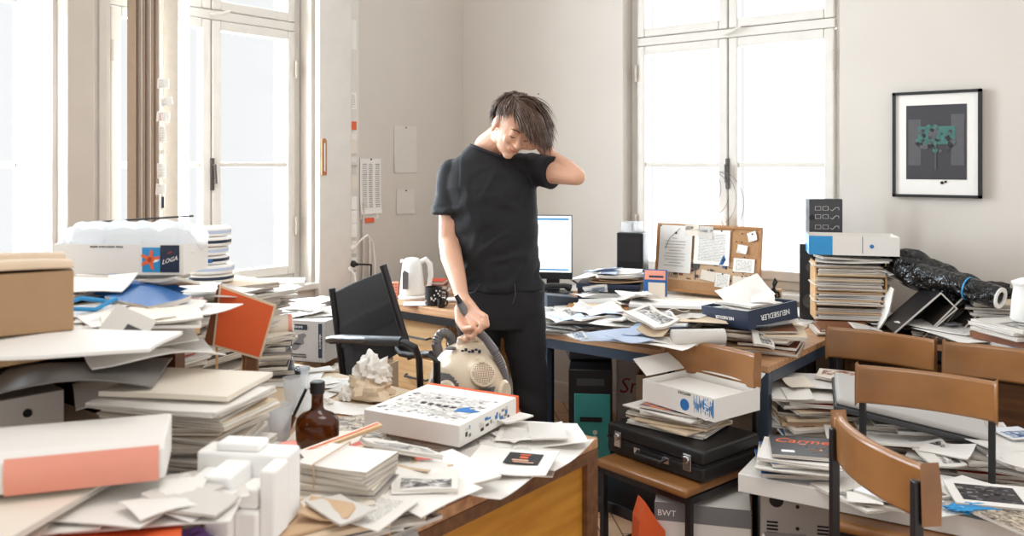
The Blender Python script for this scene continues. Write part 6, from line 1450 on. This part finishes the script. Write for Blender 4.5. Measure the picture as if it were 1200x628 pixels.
# hair: a cap of overlapping locks, each rooted on the skull and falling forward under its own weight
hr = MB(); rg = random.Random(21)
Xh = Matrix.Translation(HP(0, -.022, .040)) @ Matrix((r_, f, u)).transposed().to_4x4()
cap = MB(); cap.ell((0, 0, 0), (.082, .096, .084), 'hair', 36, Xh, 24)
vs = []
keep = []
for p in cap.v:
    q = Vector(p)-HC; keep.append((q.dot(u) > .035+max(0, q.dot(f))*.9) or (q.dot(f) < -.005 and q.dot(u) > -.055))
hr.v = list(cap.v); hr.names = ['hair']
for fc in cap.f:
    if all(keep[i] for i in fc): hr.f.append(fc); hr.m.append(0)
C0 = HP(0, -.02, .035)
earp = HP(.074, -.008, -.008)
for i in range(1500):
    a = rg.uniform(-PI, PI); e = math.asin(rg.uniform(-.35, 1))
    du = math.sin(e); rad = math.cos(e); dfv = rad*math.cos(a); drv = rad*math.sin(a)
    if dfv > .45 and du < .35+.35*max(0, drv): continue          # the face stays clear
    if du < .1 and dfv > .1: continue
    if drv > .5 and du < .25 and dfv > -.35: continue             # and the ear
    root = C0 + r_*(drv*.080) + f*(dfv*.094) + u*(du*.083)
    nrm = (r_*drv+f*dfv+u*du).normalized()
    front = dfv > -.25 and du > .2
    left = drv > .45
    L_ = (.100+.065*rg.random())*(1.0 if drv < .15 else .70) if front and not left else (.035+.025*rg.random())
    if front: flow = f*.55 - r_*.75 + Vector((.25, 0, -.1))
    else: flow = -u*.5 - f*.15 + r_*drv*.2
    if left: flow = f*.35 - u*.55 - r_*.1
    p = root.copy(); pts = [p.copy()]
    d = (flow - nrm*flow.dot(nrm)).normalized()*.9 + nrm*.28 + Vector((rg.uniform(-1, 1), rg.uniform(-1, 1), rg.uniform(-1, 1)))*.16
    steps = 7
    for k in range(steps):
        d = (d + Vector((.10, 0, -1))*(.26 if front else .15)*(k+1)/steps*1.5).normalized(); p = p + d*(L_/steps)
        q = p-C0; qr, qf, qu = q.dot(r_)/.084, q.dot(f)/.099, q.dot(u)/.087; m_ = math.sqrt(qr*qr+qf*qf+qu*qu)
        if m_ < 1.04 and q.dot(u) > -.02: p = C0 + q*(1.05/m_)
        pts.append(p.copy())
    w_ = rg.uniform(.0018, .0036)
    hr.tube(pts, [w_, w_*1.15, w_*1.15, w_, w_*.9, w_*.7, w_*.45, w_*.1], 'hair', 5, flat=.5)
for i in range(700):                                               # the long fringe over brow and eyes
    drv = rg.uniform(-.80, .60); du = rg.uniform(.42, .95); dfv = math.sqrt(max(0.02, 1-min(.98, drv*drv+du*du)))
    root = C0 + (r_*(drv*.080) + f*(dfv*.094) + u*(du*.083))*1.0
    L_ = (.112+.050*rg.random())*(1-.36*max(0, drv)); d = (f*.75 - r_*.10 + u*.1 + Vector((rg.uniform(-1, 1), rg.uniform(-1, 1), rg.uniform(-1, 1)))*.10).normalized()
    p = root.copy(); pts = [p.copy()]; steps = 8
    for k in range(steps):
        d = (d + Vector((.04, -.02, -1))*.24*(k+1)/steps*1.6).normalized(); p = p + d*(L_/steps)
        q = p-C0; qr, qf, qu = q.dot(r_)/.085, q.dot(f)/.116, q.dot(u)/.088; m_ = math.sqrt(qr*qr+qf*qf+min(qu, 9)*qu)
        if m_ < 1.03: p = C0 + q*(1.04/m_)
        pts.append(p.copy())
    w_ = rg.uniform(.0018, .0034)
    hr.tube(pts, [w_, w_*1.15, w_*1.2, w_*1.1, w_, w_*.9, w_*.7, w_*.45, w_*.1], 'hair', 5, flat=.5)
hr.build('hair', man, True, angle=0)

# ================================================================ STREWN SHEETS: each lies on whatever is under it
def strew(px0, px1, py0, py1, z, zlo, zhi, n, w, l, place, kinds, seed, deg=None, curl=.010, names=None):
    bpy.context.view_layer.update(); dg = bpy.context.evaluated_depsgraph_get(); r = random.Random(seed); made = []
    for i in range(n*5):
        if len(made) >= n: break
        px, py = r.uniform(px0, px1), r.uniform(py0, py1); x, y = at(px, py, z); a = R(r.uniform(0, 180) if deg is None else deg+r.uniform(-25, 25))+TH
        s = r.uniform(.6, 1.1); ww, ll = w*s, l*s; zs_ = []; bad = False
        for (u, v) in ((0, 0), (.4, .4), (-.4, .4), (.4, -.4), (-.4, -.4)):
            dx, dy = u*ww, v*ll; q = (x+dx*math.cos(a)-dy*math.sin(a), y+dx*math.sin(a)+dy*math.cos(a))
            hit, loc, nrm, _, ob, _ = scene.ray_cast(dg, Vector((q[0], q[1], zhi)), Vector((0, 0, -1)))
            top = ob
            while top is not None and top.parent is not None: top = top.parent
            if hit and (top.children or top.get('category') in ('notebook', 'paper', 'board') and top.get('group') in ('rubber-banded notebooks', 'paper blocks in the striped carton')) and top.get('category') not in ('desk', 'table', 'shelf', 'letter tray') and not str(top.get('label')).startswith(('white printed carton', 'black flat', 'long thick white', 'brown wooden clip')): bad = True
            zs_.append(loc.z if hit and loc.z > zlo else None)
        ok = [k for k in zs_ if k is not None]
        if bad or zs_[0] is None or len(ok) < 3: continue
        ez = max(ok)
        if ez > zhi-.01: continue
        # lean with the pile
        g = lambda k: zs_[k] if zs_[k] is not None else sum(ok)/len(ok)
        ty = ((g(1)+g(2))-(g(3)+g(4)))/2/(.8*ll); tx = ((g(1)+g(3))-(g(2)+g(4)))/2/(.8*ww)
        tilt = (max(-.35, min(.35, math.atan(ty)))*.8, -max(-.35, min(.35, math.atan(tx)))*.8)
        zc_ = max(zs_[0], sum(ok)/len(ok))+.004+.003*(i % 3)
        kd = r.choice(kinds); kind, mc = kd if isinstance(kd, tuple) else (kd, None)
        o = paper(kind, x, y, zc_, ww, ll, a, None, mc, None if kind != 'bundle' else .005, curl, 0, 'sheets strewn '+place, tilt, r)
        made.append((px, o)); 
    made.sort(key=lambda q: q[0]); N_ = ['leftmost', 'second from the left', 'third from the left', 'fourth from the left', 'fifth from the left', 'sixth from the left', 'seventh from the left', 'eighth from the left', 'ninth from the left', 'tenth from the left']
    m = len(made)
    for i, (px, o) in enumerate(made):
        if i < (m+1)//2: wd = N_[min(i, 9)]
        else: wd = N_[min(m-1-i, 9)].replace('left', 'right')
        o['label'] = f"{o['_c']} {o['_w']} strewn {place}, {wd}"
        for k in ('_c', '_w', '_t'): del o[k]
W3 = ['sheet', ('sheet', 'paper_white'), ('sheet', 'print_text'), 'bundle']
strew(385, 510, 550, 595, .84, .745, .99, 9, .16, .12, 'on the front desk pile', W3+[('kraft', 'kraft_pale'), ('mag', 'print_photo_grey')], 301)
strew(300, 400, 545, 620, .86, .745, .93, 7, .14, .10, 'by the styrofoam block', W3+['kraft', ('kraft', 'kraft')], 302)
strew(520, 650, 500, 560, .77, .745, .82, 5, .16, .12, 'at the front desk corner', W3+[('mag', 'print_photo_grey')], 303)
strew(10, 230, 578, 602, .97, .86, 1.02, 8, .15, .11, 'along the bottom left', W3+[('mag', 'print_photo_grey'), ('sheet', 'paper_cream')], 304)
strew(95, 212, 335, 398, 1.18, 1.1, 1.30, 12, .17, .12, 'on the shelf unit pile', W3+[('sheet', 'paper_grey'), ('mag', 'print_photo_warm'), ('mag', 'cover_blue')], 305)
strew(235, 350, 325, 350, 1.04, .80, 1.15, 8, .16, .11, 'on the sill-side papers', W3+[('sheet', 'cover_dark'), ('sheet', 'paper_grey')], 306)
strew(290, 400, 420, 470, .755, .745, .80, 5, .13, .09, 'by the plastic cups', W3, 307, curl=.006)
strew(340, 400, 355, 375, .85, .80, 1.0, 4, .15, .11, 'on the map carton', W3, 308)
strew(645, 770, 345, 408, .84, .755, 1.0, 20, .17, .12, 'on the bluish papers', [('sheet', 'paper_white'), ('sheet', 'paper_blue'), ('mag', 'print_photo_blue'), ('sheet', 'print_text'), ('mag', 'print_photo_grey'), ('sheet', 'print_text')], 309, curl=.018)
strew(745, 930, 372, 415, .85, .755, 1.0, 16, .17, .12, 'behind the briefcase chair', [('sheet', 'paper_white'), ('kraft', 'kraft_pale'), ('sheet', 'print_text'), ('sheet', 'paper_cream'), ('mag', 'print_photo_grey')], 310, curl=.018)
strew(1010, 1190, 375, 402, .79, .755, .92, 9, .17, .13, 'on the right table', [('sheet', 'paper_white'), ('sheet', 'print_text'), ('mag', 'print_photo_grey'), ('sheet', 'print_text')], 311, curl=.012)
strew(905, 1010, 440, 505, .66, .50, .76, 9, .17, .12, 'on the back left chair pile', [('sheet', 'paper_white'), ('sheet', 'paper_cream'), ('mag', 'cover_blue'), ('mag', 'print_photo_warm'), ('kraft', 'kraft_pale')], 312, curl=.014)
strew(1010, 1195, 500, 555, .57, .48, .66, 10, .20, .13, 'behind the chair backs', [('sheet', 'paper_white'), ('sheet', 'print_text'), ('mag', 'print_photo_grey'), ('bundle', 'paper_white')], 313, curl=.014)
strew(1000, 1195, 572, 615, .53, .50, .62, 9, .14, .10, 'on the white board', [('sheet', 'print_text'), ('mag', 'print_photo_grey'), ('mag', 'print_photo_warm'), ('mag', 'print_photo_blue'), ('sheet', 'paper_white')], 314, curl=.006)
strew(720, 860, 470, 500, .65, .56, .75, 5, .15, .11, 'on the briefcase pile', [('mag', 'print_cover_color'), ('mag', 'print_photo_blue'), ('sheet', 'paper_white'), ('mag', 'print_cover_mix')], 315, curl=.006)
strew(950, 1050, 300, 312, 1.09, 1.04, 1.2, 4, .15, .11, 'beside the letter tray carton', W3, 316, curl=.02)
